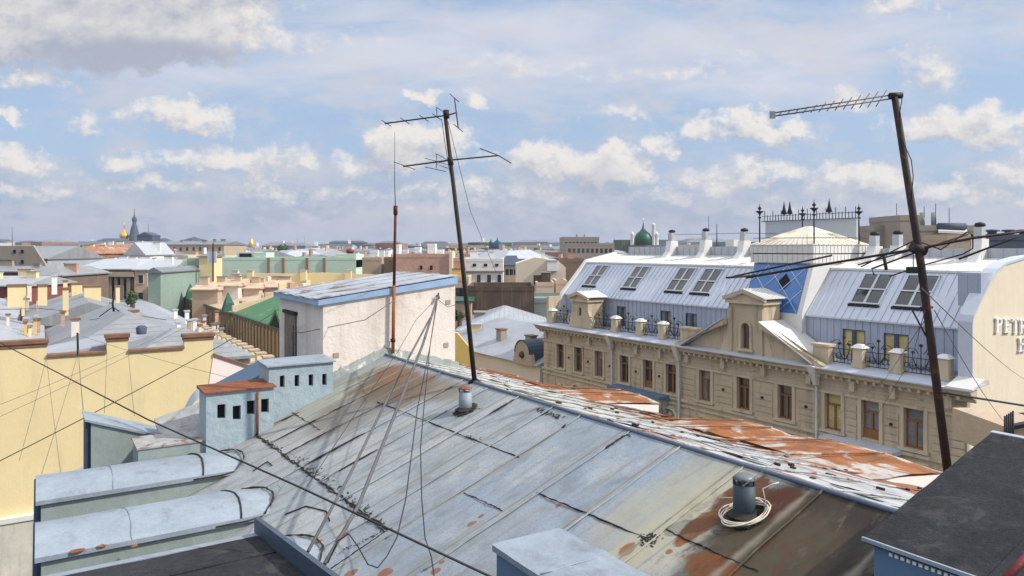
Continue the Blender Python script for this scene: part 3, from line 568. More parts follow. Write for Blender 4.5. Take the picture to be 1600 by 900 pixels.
# ---------------------------------------------------------------- stair housing (white shed on the ridge)
sf = -13.75; qa = -1.65; qb = 2.1; sb = sf - 4.0
H = thing('stair_housing', 'white rendered stair housing with blue sheet eaves standing on the ridge', 'roof housing', RF, (sf - 2, 0, -3.6))
mb = MB(); zt = lambda q_: -1.43 + (q_ - qa) * .12
mb.hexa([(sb, qa, -5.4), (sf, qa, -5.4), (sf, qb, -5.4), (sb, qb, -5.4)], [(sb, qa, zt(qa)), (sf, qa, zt(qa)), (sf, qb, zt(qb)), (sb, qb, zt(qb))]); mb.part('wall', M['pink'], H)
mb = MB(); o = .14
mb.hexa([(sb - o, qa - o, zt(qa) - .0), (sf + .07, qa - o, zt(qa) - .0), (sf + .07, qb + .05, zt(qb)), (sb - o, qb + .05, zt(qb))], [(sb - o, qa - o, zt(qa) + .13), (sf + .07, qa - o, zt(qa) + .13), (sf + .07, qb + .05, zt(qb) + .18), (sb - o, qb + .05, zt(qb) + .18)])
mb.part('eaves_fascia', mat('blue_fascia_sheet', (.26, .38, .55), .5, .15, var=.15, vs_=2, stain=((.4, .2, .06), .68, 1.2, .8)), H)
mb = MB(); n = 8
for i in range(n):
    f0 = i / n; f1 = (i + 1) / n - .012; dz = .02 * (i % 2)
    a_ = sb - o - .02 + (sf + .09 - sb + o) * f0; b_ = sb - o - .02 + (sf + .09 - sb + o) * f1
    mb.slab([(a_, qa - o - .03, zt(qa) + .155 + dz), (b_, qa - o - .03, zt(qa) + .155 + dz), (b_, qb + .08, zt(qb) + .22 + dz), (a_, qb + .08, zt(qb) + .22 + dz)], .024, 0)
mb.part('housing_roof', mat('patched_housing_sheet', (.36, .39, .43), .5, .15, var=.25, vs_=1.2, stain=((.17, .10, .07), .52, .9, .85), streak=((.55, .55, .52), .6, 2.5)), H)
d = MB().box(sb + .7, sb + 1.75, qa - .05, qa + .0, -4.3, -1.85).part('door', mat('grey_door', (.16, .13, .11), .8, var=.3, vs_=2), H)
MB().box(sb + .62, sb + 1.83, qa - .09, qa - .003, -1.85, -1.76).part('door_lintel', M['dirt'], d)
mb = MB()
for i in range(7): mb.tube([(sb + 1.95, qa - .16, -4.2 + i * .32), (sb + 2.25, qa - .16, -4.2 + i * .32)], .012, 4)
mb.tube([(sb + 1.95, qa - .16, -4.4), (sb + 1.95, qa - .16, -2.1)], .015, 4); mb.tube([(sb + 2.25, qa - .16, -4.4), (sb + 2.25, qa - .16, -2.1)], .015, 4)
mb.top('ladder', 'thin dark ladder on the shaded side of the white stair housing', 'ladder', RF, M['iron'])
mb = MB()          # grey flashing foot with torn edge along the wall
pts = []
for i in range(61):
    q_ = qa + (qb - qa + .1) * i / 60; zr = (zn(q_) if q_ < 0 else zf(q_)); pts.append((q_, zr, zr + .20 + .05 * noise.noise(Vector((i * .45, 0, 0))) + (.03 if i % 7 == 0 else 0)))
for i in range(60):
    a_, b_ = pts[i], pts[i + 1]; mb.hexa([(sf + .012, a_[0], a_[1] - .05), (sf + .012, b_[0], b_[1] - .05), (sf + .09, b_[0], b_[1] - .03), (sf + .09, a_[0], a_[1] - .03)], [(sf + .012, a_[0], a_[2]), (sf + .012, b_[0], b_[2]), (sf + .028, b_[0], b_[2]), (sf + .028, a_[0], a_[2])])
mb.part('wall_flashing', mat('peeling_flashing', (.27, .30, .29), .8, var=.25, vs_=3, stain=((.62, .58, .52), .56, 3, .9)), H)
for px, py in ((700, 472), (697, 539), (525, 555)):
    q_, z_ = RF.at_s(px, py, sf); MB().box(sf, sf + .02, q_ - .07, q_ + .07, z_ - .06, z_ + .06).part('vent_grille', M['taupe'], H)
q_, z_ = RF.at_s(682, 462, sf); hook = (sf + .06, q_, z_)
mb = MB().tube([(sf - .02, q_, z_), (sf + .1, q_, z_), (sf + .12, q_, z_ + .08)], .02, 6); mb.lathe((sf + .1, q_, z_ - .1), [(.0, 0), (.045, .02), (.05, .08), (.0, .12)], 8); mb.part('cable_hook', M['iron'], H)
# rusty pipe mast fixed to the housing wall, whip on top
q_, z0 = RF.at_s(614, 552, sf + .12); _, z1 = RF.at_s(618, 325, sf + .12); q2, _ = RF.at_s(618, 325, sf + .12)
t = thing('mast', 'rust brown pipe mast with thin whip aerial against the white stair housing', 'mast', RF, (sf + .12, q_, z0))
MB().tube([(sf + .12, q_, z0), (sf + .12, q_ + (q2 - q_) * .45, z0 + (z1 - z0) * .47)], .046, 10).part('lower_tube', M['rustpipe'], t)
MB().tube([(sf + .12, q_ + (q2 - q_) * .45, z0 + (z1 - z0) * .47), (sf + .12, q2, z1)], [.040, .036], 10).part('upper_tube', M['mastrust'], t)
MB().tube([(sf + .12, q2, z1 - .1), (sf + .10, q2 - .02, z1 + .75), (sf + .12, q2 - .02, z1 + 2.0)], [.014, .008, .005], 5).part('whip', M['iron'], t)
MB().tube([(sf + .12, q2, z1 - .18), (sf + .12, q2, z1 + .06)], .06, 8).part('clamp', M['mastrust'], t)
MB().tube([(sf + .12, q_, z0 + .3), (sf + .12, q_, z0 + .38)], .07, 8).part('clamp', M['iron'], t)

# ---------------------------------------------------------------- washed blue brick stacks with square flues
def stack(name_lab, s1_, k_, qa_, qb_, ztop, holes, top_m, hole_w, hole_h, face, foot=-5.4):
    t = thing('chimney_stack', name_lab, 'chimney stack', RF, (s1_ - k_ / 2, (qa_ + qb_) / 2, foot))
    sk = .14          # wall thickness in front of the flue
    hs = sorted(holes); mb = MB(); mb.box(s1_ - k_, s1_ - sk, qa_, qb_, foot, ztop, 0)
    zc = [h[1] for h in hs]; 
    edges = [qa_] + [x for h in hs for x in (h[0] - hole_w / 2, h[0] + hole_w / 2)] + [qb_]
    for i in range(0, len(edges) - 1, 2): mb.box(s1_ - sk, s1_, edges[i], edges[i + 1], foot, ztop, 0)
    for h in hs:
        a_, b_ = h[0] - hole_w / 2, h[0] + hole_w / 2
        mb.box(s1_ - sk, s1_, a_, b_, h[1] + hole_h / 2, ztop, 0); mb.box(s1_ - sk, s1_, a_, b_, foot, h[1] - hole_h / 2, 0)
    st = mb.part('stack_wall', face, t)
    for h in hs: MB().box(s1_ - sk - .004, s1_ - sk + .01, h[0] - hole_w / 2, h[0] + hole_w / 2, h[1] - hole_h / 2, h[1] + hole_h / 2).part('flue_opening', M['dark'], st)
    MB().hexa([(s1_ - k_ - .04, qa_ - .05, ztop), (s1_ + .06, qa_ - .05, ztop), (s1_ + .06, qb_ + .05, ztop), (s1_ - k_ - .04, qb_ + .05, ztop)], [(s1_ - k_ - .04, qa_ - .05, ztop + .06), (s1_ + .06, qa_ - .05, ztop + .03), (s1_ + .06, qb_ + .05, ztop + .03), (s1_ - k_ - .04, qb_ + .05, ztop + .08)]).part('top_sheet', top_m, t)
    return t
sB = -12.8
hB = [RF.at_s(px, py, sB) for px, py in ((441, 596), (464, 595), (486, 594), (507, 593))]
stack('blue washed stack with four flues in a row beside the white stair housing', sB, .87, -3.23, -1.72, -2.72, hB, M['palegrey'], .11, .27, M['bluewash'])
sA = -12.50
qA0 = RF.at_s(322, 650, sA)[0]; hA = [RF.at_s(px, py, sA) for px, py in ((346, 643), (370, 645), (392, 637), (414, 634))]
stack('lower blue washed stack with orange rusty top and leaning flues', sA, .8, qA0, -3.20, -3.13, hA, M['rusttop'], .17, .31, M['bluewash'])
MB().tube([(sA + .03, -3.55, -3.2), (sA + .03, -3.56, -4.2)], .028, 6).top('pipe', 'rust yellow pipe down the corner between the two blue stacks', 'pipe', RF, M['rustpipe'])

# courtyard-side rooflet with drooping pent roof, and rusty low box
sC = -14.2
pl = [RF.at_s(px, py, sC) for px, py in ((142, 657), (262, 686), (262, 760), (142, 790))]
t = thing('roof_dormer', 'grey clad dormer with drooping pent roof before the yellow wall', 'dormer', RF, (sC - .4, pl[0][0], -6))
MB().prism([pl[0], pl[1], pl[2], pl[3]], 0, sC - 1.0, sC).part('dormer_wall', M['greygreen'], t)
q1_, z1_ = pl[0]; q2_, z2_ = RF.at_s(283, 688, sC)
MB().slab([(sC - 1.05, q1_ - .12, z1_ + .05), (sC + .05, q1_ - .12, z1_ + .05), (sC + .05, q2_, z2_ + .02), (sC - 1.05, q2_, z2_ + .02)], .05).part('pent_roof', M['palegrey'], t)
MB().box(sC - .95, sC - .06, q1_ - .10, q1_ - .02, -8.5, z1_ - .05).part('shutter', M['navy'], t)
sD = -12.6
a_ = RF.at_s(216, 700, sD); b_ = RF.at_s(312, 684, sD); zz = a_[1] + .0
t = thing('roof_box', 'low box with rust topped sheet lid in front of the pent dormer', 'roof box', RF, (sD - .5, a_[0], -6))
MB().box(sD - 1.0, sD, a_[0], b_[0] + .2, -5.8, zz - .04).part('box_wall', M['greygreen'], t)
MB().box(sD - 1.05, sD + .03, a_[0] - .03, b_[0] + .2, zz - .04, zz).part('box_lid', M['palepatch'], t)
# rust valley and curled metal sheet between stack and yellow wall
mb = MB(); pts = [RF.at_s(px, py, -14.0) for px, py in ((245, 660), (290, 668), (330, 660), (330, 640), (300, 655), (270, 660))]
sv = -13.9; q0_, z0_ = RF.at_s(246, 664, sv); q1_, z1_ = RF.at_s(335, 640, sv)
mb.slab([(sv + .9, q0_, z0_ - .25), (sv + .9, q1_, z1_ - .35), (sv - .6, q1_, z1_ + .15), (sv - .6, q0_, z0_ + .02)], .04)
mb.top('roof_sheet', 'rust stained valley sheet sloping behind the lower blue stack', 'roof sheet', RF, M['palepatch'])
mb = MB(); vs_ = []
for i in range(9):
    f = i / 8; x, z = RF.at_s(285 + 32 * f, 662 - 44 * f - 8 * math.sin(PI * f), -14.6); vs_ += [(-14.6, x, z), (-15.3, x + .1, z + .12)]
mb.add(vs_, [(2 * i, 2 * i + 2, 2 * i + 3, 2 * i + 1) for i in range(8)], 0, True); mb.top('roof_sheet', 'curled pale metal sheet hanging beside the lower blue stack', 'roof sheet', RF, M['zinc'])
mb = MB(); a_ = RF.at_s(345, 618, -15.5); b_ = RF.at_s(432, 572, -15.5); c_ = RF.at_s(436, 640, -15.5)
mb.prism([(a_[0], a_[1]), (b_[0], b_[1]), (b_[0] + 1.5, b_[1]), (b_[0] + 1.5, -6), (a_[0], -6)], 0, -17.0, -15.5); mb.top('side_roof', 'dark blue sheet slope rising behind the two blue washed stacks', 'roof', RF, M['bluepaint'])

# ---------------------------------------------------------------- street-side dormers on the far slope (rust tops, pale cheeks)
def fdormer(px, py, q_e, w, lab, rise=.14):
    s_, z_ = RF.at_q(px, py, q_e); qs = q_e - 3.2
    t = thing('street_dormer', lab, 'dormer', RF, (s_ - w / 2, q_e - 1, zf(q_e)))
    MB().hexa([(s_ - w, qs, zf(q_e) - 1), (s_ - .03, qs, zf(q_e) - 1), (s_ - .03, q_e - .04, zf(q_e) - 1), (s_ - w, q_e - .04, zf(q_e) - 1)], [(s_ - w, qs, z_ + rise * 3 - .05), (s_ - .03, qs, z_ + rise * 3 - .05), (s_ - .03, q_e - .04, z_ - .045), (s_ - w, q_e - .04, z_ - .045)]).part('cheek', M['white'], t)
    mb = MB(); vs_ = []; nn = 12
    for j in range(nn + 1):
        q_ = qs - 1.2 + (q_e - qs + 1.2) * j / nn
        for i in range(9):
            f = i / 8; vs_.append((s_ - w * f, q_, z_ + rise * (q_e - q_) - .004 * (q_e - q_) ** 2 * 3 + .10 * math.sin(PI * f) + noise.noise(Vector((f * 4 + px, q_ * 1.4, 1))) * .03))
    mb.add(vs_, [(j * 9 + i, (j + 1) * 9 + i, (j + 1) * 9 + i + 1, j * 9 + i + 1) for j in range(nn) for i in range(8)], 0, True)
    mb.box(s_ - .02, s_ + .02, qs, q_e, z_ - .03, z_ + .01, 0) if False else None
    mb.part('dormer_roof', M['rustpatch'], t)
    for f in (.33, .7): MB().tube([(s_ - w * f, qs - .6 + (q_e - qs + .5) * j / 6, z_ + rise * (q_e - (qs - .6 + (q_e - qs + .5) * j / 6)) + .12) for j in range(7)], .02, 5).part('standing_seam', M['rustpatch'], t)
fdormer(1032, 630, 6.3, 2.1, 'far left street dormer with orange rust top and white cheek')
fdormer(1252, 686, 6.3, 2.1, 'middle street dormer with rust streaked top and pale cheek')
fdormer(1475, 738, 6.5, 3.2, 'wide rust orange street dormer beside the black lean-to roof')

# ---------------------------------------------------------------- masts with television aerials
def el(mb, c, d, L, r=.008): c = Vector(c); d = Vector(d).normalized() * L / 2; mb.tube([c - d, c + d], r, 4)
Y = 15.4; A = P(742, 600, Y); T = P(695, 175, Y)
t = thing('antenna_mast', 'tall dark leaning mast with two television aerials at the ridge', 'antenna', WF, A)
mb = MB(); mb.tube([A, A + (T - A) * .5 + Vector((.02, 0, 0)), T], [.052, .046, .04], 10); mb.part('pole', M['mast'], t)
MB().tube([A + Vector((-.12, 0, .0)), A + Vector((0, 0, .12)), A + Vector((.14, 0, -.03))], .045, 8).part('foot', M['dirt'], t)
mb = MB(); mb.tube([P(601, 193, Y), P(700, 180, Y), P(713, 176, Y)], .015, 6)
for f in (.03, .32, .62, .82):
    c_ = P(601 + 99 * f, 193 - 13 * f, Y); el(mb, c_, (.5, .75, -.28), .30)
c_ = P(713, 176, Y); mb.tube([P(710, 153, Y), P(716, 200, Y)], .013, 5)
for p in ((710, 153), (716, 200)): el(mb, P(*p, Y), (.5, .9, -.32), .36)
mb.tube([P(683, 184, Y), P(682, 168, Y), P(694, 175, Y - .2), P(695, 180, Y)], .009, 5)
mb.part('aerial', M['mast'], t, 'upper aerial with short rods and upright reflector')
mb = MB(); mb.tube([P(630, 260, Y), P(705, 250, Y), P(779, 243, Y)], .016, 6)
el(mb, P(632, 259, Y), (.62, .7, -.18), .58); el(mb, P(682, 252, Y), (0, 0, 1), .30); mb.tube([P(663, 247, Y), P(682, 252, Y), P(700, 258, Y)], .008, 4)
mb.tube([P(664, 261, Y), P(697, 268, Y)], .009, 4); mb.tube([P(681, 240, Y), P(702, 251, Y), P(681, 256, Y), P(700, 263, Y)], .009, 4)
mb.tube([P(750, 232, Y + .15), P(779, 243, Y), P(799, 255, Y - .15)], .011, 5); mb.part('aerial', M['mast'], t, 'lower aerial with folded loop and long rear rod')
MB().tube([P(697, 172, Y), P(698, 185, Y)], .06, 8).part('clamp', M['mast'], t); MB().tube([P(703, 246, Y), P(705, 258, Y)], .055, 8).part('clamp', M['mast'], t)
mb = MB().tube([P(690, 186, Y), P(694, 215, Y - .05), P(701, 260, Y - .06), P(707, 290, Y - .06), P(712, 330, Y - .05), P(722, 430, Y - .05), P(737, 585, Y - .06)], .009, 4); mb.part('lead', M['cable'], t)

Y = 12.0; A = P(1484, 760, Y); T = P(1397, 146, Y)
t = thing('antenna_mast', 'thick rust brown leaning mast with three aerials behind the black lean-to', 'antenna', WF, A)
MB().tube([A, P(1440, 420, Y), T], [.070, .063, .052], 12).part('pole', M['mast'], t)
mb = MB(); mb.tube([P(1205, 177, Y), P(1395, 148, Y)], .011, 6); mb.tube([P(1206, 182, Y + .01), P(1395, 154, Y)], .011, 6)
for i in range(13):
    f = (i + .5) / 13; c_ = P(1212 + 172 * f, 179 - 27 * f, Y); L = .10 + .52 * f; dr = Vector((.56, .6, .52)); 
    el(mb, c_ + dr * 0, dr, L * 1.1, .0085)
mb.part('aerial', M['alu'], t, 'grey twin boom log aerial at the mast top')
MB().box(P(1203, 0, Y).x, P(1211, 0, Y).x, Y - .02, Y + .02, P(0, 185, Y).z, P(0, 174, Y).z).part('boom_end_cap', M['greygreen'], t)
MB().tube([P(1390, 150, Y), P(1409, 149, Y)], .055, 10).part('clamp', M['iron'], t)
mb = MB().tube([P(1410, 152, Y), P(1406, 175, Y - .05), P(1408, 215, Y - .08), P(1424, 250, Y - .08), P(1427, 275, Y - .08), P(1424, 310, Y - .06)], .008, 5); mb.part('lead', M['cable'], t)
mb = MB(); mb.tube([P(1165, 434, Y + .6), P(1300, 411, Y + .25), P(1432, 389, Y), P(1520, 372, Y - .35), P(1610, 360, Y - .6)], .021, 7); mb.part('aerial', M['mast'], t, 'long heavy boom crossing the mast')
def rod(name, pts, r, lab=None): return MB().tube([P(*p) for p in pts], r, 6).part(name, M['mast'], t, lab)
rod('director_rod', [(1135, 434, Y + .2), (1185, 430, Y + .5)], 0.0182); rod('director_rod', [(1146, 432, Y + .9), (1300, 399, Y - .1)], 0.0156)
rod('folded_dipole', [(1345, 417, Y + .5), (1430, 375, Y + .1), (1470, 390, Y), (1512, 362, Y - .2), (1520, 368, Y - .3), (1520, 388, Y - .3), (1505, 397, Y - .2), (1440, 415, Y + .1), (1390, 432, Y + .4)], .012, 'bent folded loop of the long boom')
rod('folded_dipole', [(1366, 430, Y), (1362, 420, Y), (1470, 380, Y), (1512, 366, Y)], 0.0156)
rod('reflector_rod', [(1498, 405, Y), (1590, 370, Y - .5)], 0.0169); rod('reflector_rod', [(1340, 414, Y + .3), (1420, 392, Y + .1)], 0.0130); rod('strut', [(1381, 400, Y), (1385, 422, Y)], 0.0260)
rod('strut', [(1427, 398, Y), (1427, 424, Y)], 0.0078); MB().box(P(1418, 0, Y).x, P(1434, 0, Y).x, Y - .05, Y + .05, P(0, 427, Y).z, P(0, 417, Y).z).part('junction_box', M['iron'], t)
MB().tube([P(1424, 386, Y), P(1446, 392, Y)], .085, 8).part('clamp', M['mast'], t); rod('cross_bar', [(1438, 481, Y), (1457, 480, Y)], 0.0234); rod('strut', [(1425, 484, Y - .1), (1447, 525, Y - .02)], 0.0143)

# ---------------------------------------------------------------- cables and guys
def cable(pts, r, lab, m='cable', sag=0, name='cable'):
    v = [P(*p) for p in pts]
    if sag and len(v) == 2:
        a, b_ = v; v = [a + (b_ - a) * (i / 24) - Vector((0, 0, sag * 4 * (i / 24) * (1 - i / 24))) for i in range(25)]
    return MB().tube(v, r, 6).top(name, lab, 'cable', WF, M[m])
g1 = 'steel guy lines and drop cables'
cable([(672, 497, 18.3), (622, 590, 14.5), (545, 745, 11), (481, 862, 9.4)], .022, 'thick grey guy line running down to the roof, left one of the crossing pair', 'gcable')
cable([(684, 464, 18.3), (660, 540, 15.2), (620, 640, 12.6), (560, 790, 10), (507, 882, 8.9)], .026, 'thick grey guy line from the wall hook to the felt roof, right of the pair', 'gcable')
cable([(683, 466, 18.4), (672, 540, 16), (652, 640, 12.6), (634, 780, 10.4), (620, 840, 9.4), (604, 870, 8.9), (590, 887, 8.6), (575, 882, 8.5), (560, 855, 8.6), (545, 834, 8.8), (528, 845, 8.8), (512, 880, 8.7)], .0085, 'thin black cable hanging from the wall hook into a loop above the rust spot')
cable([(684, 466, 18.4), (672, 540, 15), (662, 640, 12), (657, 700, 11), (659, 780, 10), (664, 840, 9.2), (674, 870, 8.8), (679, 905, 8.4)], .008, 'thin black cable hanging straight down across the middle of the roof')
cable([(615, 470, 18.3), (570, 500, 18.0), (470, 520, 19), (449, 515, 20)], .010, 'drooping dark cable tacked along the white housing wall', 'gcable')
cable([(682, 466, 18.4), (650, 500, 18.2), (620, 552, 17.6), (560, 640, 14), (480, 760, 11.4)], .006, 'faint thin wire fanning left from the wall hook')
cable([(684, 468, 18.4), (700, 480, 18.3), (712, 476, 18.5)], .007, 'short wire looping right from the wall hook')
cable([(700, 190, 15.4), (735, 330, 19), (775, 425, 24)], .007, 'hair thin stay wire dropping right from the tall mast head', 'gcable')
cable([(-20, 525, 13), (230, 655, 9.5), (470, 762, 8.2), (790, 912, 6.6)], [.008, .010, .012, .0125], 'black cable crossing the whole roof towards the near chimney', sag=0)
cable([(-30, 735, 24), (335, 545, 30)], .017, 'dark cable rising across the yellow wall from lower left to upper right', sag=.05)
cable([(335, 545, 30), (440, 480, 34)], .015, 'dark cable continuing past the parapet posts to the white housing', sag=.05)
for i, (a_, b_, lab) in enumerate((((-20, 640, 30), (260, 520, 42), 'thin upper wire slanting over the yellow wall'), ((-20, 660, 30), (330, 490, 42), 'thin lower wire slanting over the yellow wall beside its twin'),
    ((121, 555, 40), (65, 740, 26), 'thin guy wire fanning down left from the roof aerial'), ((122, 545, 40), (130, 640, 26), 'dark upright cable dropping down the yellow wall to the pent dormer'),
    ((72, 555, 40), (95, 740, 26), 'thin wire falling down the yellow wall from its left cap'), ((167, 550, 40), (163, 645, 26), 'thin wire falling down the yellow wall from its middle cap'),
    ((200, 545, 40), (210, 650, 27), 'faint wire falling right of the middle cap'), ((72, 560, 40), (30, 720, 30), 'faint wire fanning to the left edge of the yellow wall'),
    ((128, 525, 40), (400, 600, 30), 'faint wire from the roof aerial towards the lower blue stack'))):
    cable([a_, b_], .014 if i == 3 else .0095, lab, 'gcable', sag=.1)
cable([(1440, 450, 9), (1600, 592, 30)], .007, 'thin wire from the heavy mast across the cream gable wall', 'gcable', sag=.1)
cable([(1460, 485, 9), (1570, 660, 20)], .006, 'second thin wire falling from the heavy mast to the gable foot', 'gcable', sag=.1)
cable([(1470, 613, 9), (1620, 637, 9.5)], .014, 'dark cable leaving the heavy mast low to the right', sag=.0)
cable([(1445, 500, 9), (1385, 590, 20), (1240, 700, 14), (1160, 760, 7.5)], .005, 'thin wire from the heavy mast down to the coil by the dark vent pipe', 'gcable')
cable([(1445, 485, 9), (1425, 560, 12), (1370, 650, 20)], .005, 'fine wire from the heavy mast crossing the hotel balcony windows', 'gcable')
# ================================================================ hotel across the street
Ho = thing('hotel_building', 'beige stone hotel with mansard roof, iron balustrade and blue glazed corner panel across the street', 'building', HF, (19.5, 8, -CZ))
G = -CZ
wins = [2.77, 5.52, 8.45, 11.82, 14.68, 17.26, 20.74, 24.27, 27.68, 31.17, 33.6, 36.18]
french = (4, 10); hw = .56; ZT, ZB = -9.05, -11.3
def row_wall(mb, zt, zb, ztop, zbot, holes, t1=.35):
    e = [0.0]; 
    for c_, w in holes: e += [c_ - w, c_ + w]
    e.append(39.0)
    for i in range(0, len(e) - 1, 2): mb.box(e[i], e[i + 1], 0, t1, zb, zt, 0)
    mb.box(0, 39, 0, t1, zt, ztop, 0); mb.box(0, 39, 0, t1, zbot, zb, 0)
mb = MB(); row_wall(mb, ZT, ZB, -7.75, -12.0, [(w, hw) for w in wins])
row_wall(mb, -13.3, -15.6, -12.0, -16.6, [(w, .6) for w in wins]); row_wall(mb, -17.6, -20, -16.6, -20.8, [(w, .6) for w in wins]); mb.box(0, 39, 0, .35, G, -20.8)
mb.box(0.002, .35, .35, 14, G, -4.7); mb.box(.35, 38.4, 13.6, 14, G, -1.0)
# rusticated courses on the piers
e = [-.02] + [x for w in wins for x in (w - hw - .32, w + hw + .32)] + [39.02]
for i in range(0, len(e), 2):
    a, b = e[i], e[i + 1]
    if b - a < .25: continue
    z = -9.5; j = 0
    while z > -11.5: 
        inset = .0 if (b - a) < 1.2 else .12
        mb.box(a + inset, b - inset, -.045, 0.0, z - .36, z, 0); z -= .42; j += 1
for z0_, z1_, n in ((-12.3, -16.4, 9), (-16.9, -20.6, 8)):
    e2 = [-.02] + [x for w in wins for x in (w - .85, w + .85)] + [39.02]
    for i in range(0, len(e2), 2):
        for j in range(n): z = z0_ - j * .46; mb.box(e2[i], e2[i + 1], -.05, 0, z - .4, z, 0)
mb.part('facade_wall', M['stone'], Ho)
mb = MB()                                     # string courses, architrave, brackets
mb.box(-.05, 39.05, -.10, -.0, -9.02, -8.86); mb.box(-.05, 39.05, -.06, .0, -8.5, -8.42); mb.box(-.05, 39.05, -.16, 0, -11.72, -11.52); mb.box(-.05, 39.05, -.12, 0, -12.1, -11.95); mb.box(-.05, 39.05, -.15, 0, -16.72, -16.5)
for w in wins: mb.box(w - .8, w + .8, -.13, -.0, -9.0, -8.98 + .0) if False else None
mb.part('string_course', M['stone2'], Ho)
for i, w in enumerate(wins):
    zb = ZB - (.26 if i in french else 0)
    wn_ = MB(); wn_.box(w - hw - .22, w - hw, -.08, .02, zb, ZT + .18); wn_.box(w + hw, w + hw + .22, -.08, .02, zb, ZT + .18); wn_.box(w - hw, w + hw, -.08, .02, ZT, ZT + .18)
    if i not in french: wn_.box(w - hw - .3, w + hw + .3, -.22, .0, ZB - .16, ZB)
    s = wn_.part('window_surround', M['stone2'], Ho)
    f = MB(); fw = .07; f.box(w - hw, w - hw + fw, .2, .27, zb if i in french else ZB, ZT); f.box(w + hw - fw, w + hw, .2, .27, ZB, ZT); f.box(w - hw, w + hw, .2, .27, ZT - fw, ZT); f.box(w - hw, w + hw, .2, .27, ZB, ZB + .1)
    f.box(w - hw, w + hw, .19, .27, ZT - .72, ZT - .62); f.box(w - .055, w + .055, .18, .27, ZB, ZT - .62)
    if i in french: f.box(w - hw, w + hw, .17, .27, ZB, ZB + .55)
    fo = f.part('window', M['wood'], Ho, None)
    cur = M['glasscurt'] if i in (9,) else (M['glassgrey'] if i in (10, 11, 6, 2) else M['glass'])
    MB().box(w - hw, w + hw, .275, .3, ZB, ZT).part('window_pane', cur, fo)
    if i == 9: MB().box(w - .12, w + hw - .1, .262, .268, ZB + .1, ZT - .75).part('curtain', M['glasscurt'], fo)
    for z_t, z_b in ((-13.3, -15.6), (-17.6, -20.0)):
        f = MB(); f.box(w - .6, w - .52, .2, .27, z_b, z_t); f.box(w + .52, w + .6, .2, .27, z_b, z_t); f.box(w - .6, w + .6, .2, .27, z_t - .08, z_t); f.box(w - .05, w + .05, .2, .27, z_b, z_t); f.box(w - .6, w + .6, .2, .27, z_t - .75, z_t - .67)
        fo = f.part('window', M['wood'], Ho); MB().box(w - .6, w + .6, .275, .3, z_b, z_t).part('window_pane', M['glass'], fo)
    mb = MB(); r = .98; zc = -13.25                    # round hood over the second row
    pts = [(w + r * math.cos(a), zc + r * math.sin(a)) for a in [PI * k / 12 for k in range(13)]]; pin = [(w + (r - .2) * math.cos(a), zc + (r - .2) * math.sin(a)) for a in [PI * k / 12 for k in range(13)]]
    for k in range(12):
        if 1 <= i <= 99: mb.prism([pts[k], pts[k + 1], pin[k + 1], pin[k]], 1, -.34, .0)
    mb.lathe((w, -.06, zc + .35), [(0.001, -.22), (.16, -.16), (.22, 0), (.16, .16), (0.001, .22)], 8)
    mb.part('window_hood', M['stone2'], Ho)
for w in (4.15, 7.0, 10.0, 16.0, 22.5, 25.9, 34.9, 13.3, 29.3): MB().tube([(w, -.02, -10.15), (w, -.16, -10.15)], .09, 8).part('wall_lamp', M['iron'], Ho)
# cornice with modillions, sheet top
prof = [(0, -8.15), (-.10, -8.15), (-.14, -7.98), (-.55, -7.80), (-.62, -7.62), (-.74, -7.55), (-.74, -7.44), (0, -7.44)]
mb = MB(); mb.prism(prof, 0, -.6, 39.5)
k = 0.2
while k < 39: mb.box(k, k + .16, -.46, -.02, -8.02, -7.80); k += .52
for k in (.4, 4.2, 7.1, 10.2, 13.3, 16.0, 18.9, 22.4, 25.9, 29.4, 32.4, 34.9, 38.0): mb.box(k, k + .34, -.30, -.02, -8.62, -7.99); mb.box(k - .05, k + .39, -.34, -.02, -8.1, -8.0)
mb.part('cornice', M['stone2'], Ho)
mb = MB().slab([(-.65, -.80, -7.40), (39.6, -.80, -7.40), (39.6, .75, -7.20), (-.65, .75, -7.20)], .05); mb.box(-.65, 39.6, -.83, -.79, -7.47, -7.40); mb.part('cornice_sheet', M['zincslope'], Ho)
MB().box(-.3, 39, .75, 2.4, -7.5, -7.22).part('terrace_floor', M['zinc'], Ho)
# mansard
def strip(mb, s0, s1, p, q, step, w=.045, h=.05, mi=0):
    s_ = s0 + step * .5; n_ = Vector((0, -(q[1] - p[1]), q[0] - p[0])).normalized() * h
    if n_.z < 0: n_ = -n_
    while s_ < s1:
        mb.hexa([(s_ - w / 2, p[0], p[1]), (s_ + w / 2, p[0], p[1]), (s_ + w / 2, q[0], q[1]), (s_ - w / 2, q[0], q[1])], [(s_ - w / 2, p[0] + n_.y, p[1] + n_.z), (s_ + w / 2, p[0] + n_.y, p[1] + n_.z), (s_ + w / 2, q[0] + n_.y, q[1] + n_.z), (s_ - w / 2, q[0] + n_.y, q[1] + n_.z)], mi); s_ += step
uw = [(8.67, .62), (14.19, .62), (17.05, .62), (31.01, .78), (33.77, .78)]
mb = MB(); e = [0.35] + [x for c_, w in uw for x in (c_ - w, c_ + w)] + [38.4]
for i in range(0, len(e) - 1, 2): mb.box(e[i], e[i + 1], 2.4, 2.7, -7.25, -5.2)
mb.box(.35, 38.4, 2.4, 2.7, -5.2, -4.55); mb.box(.35, 38.4, 2.4, 2.7, -7.25, -6.95)
s_ = .6
while s_ < 38.3:
    if not any(abs(s_ - c_) < w + .06 for c_, w in uw): mb.box(s_ - .02, s_ + .02, 2.36, 2.4, -7.2, -4.55)
    else: mb.box(s_ - .02, s_ + .02, 2.36, 2.4, -5.15, -4.55)
    s_ += .5
mb.part('attic_wall', M['zincblue'], Ho)
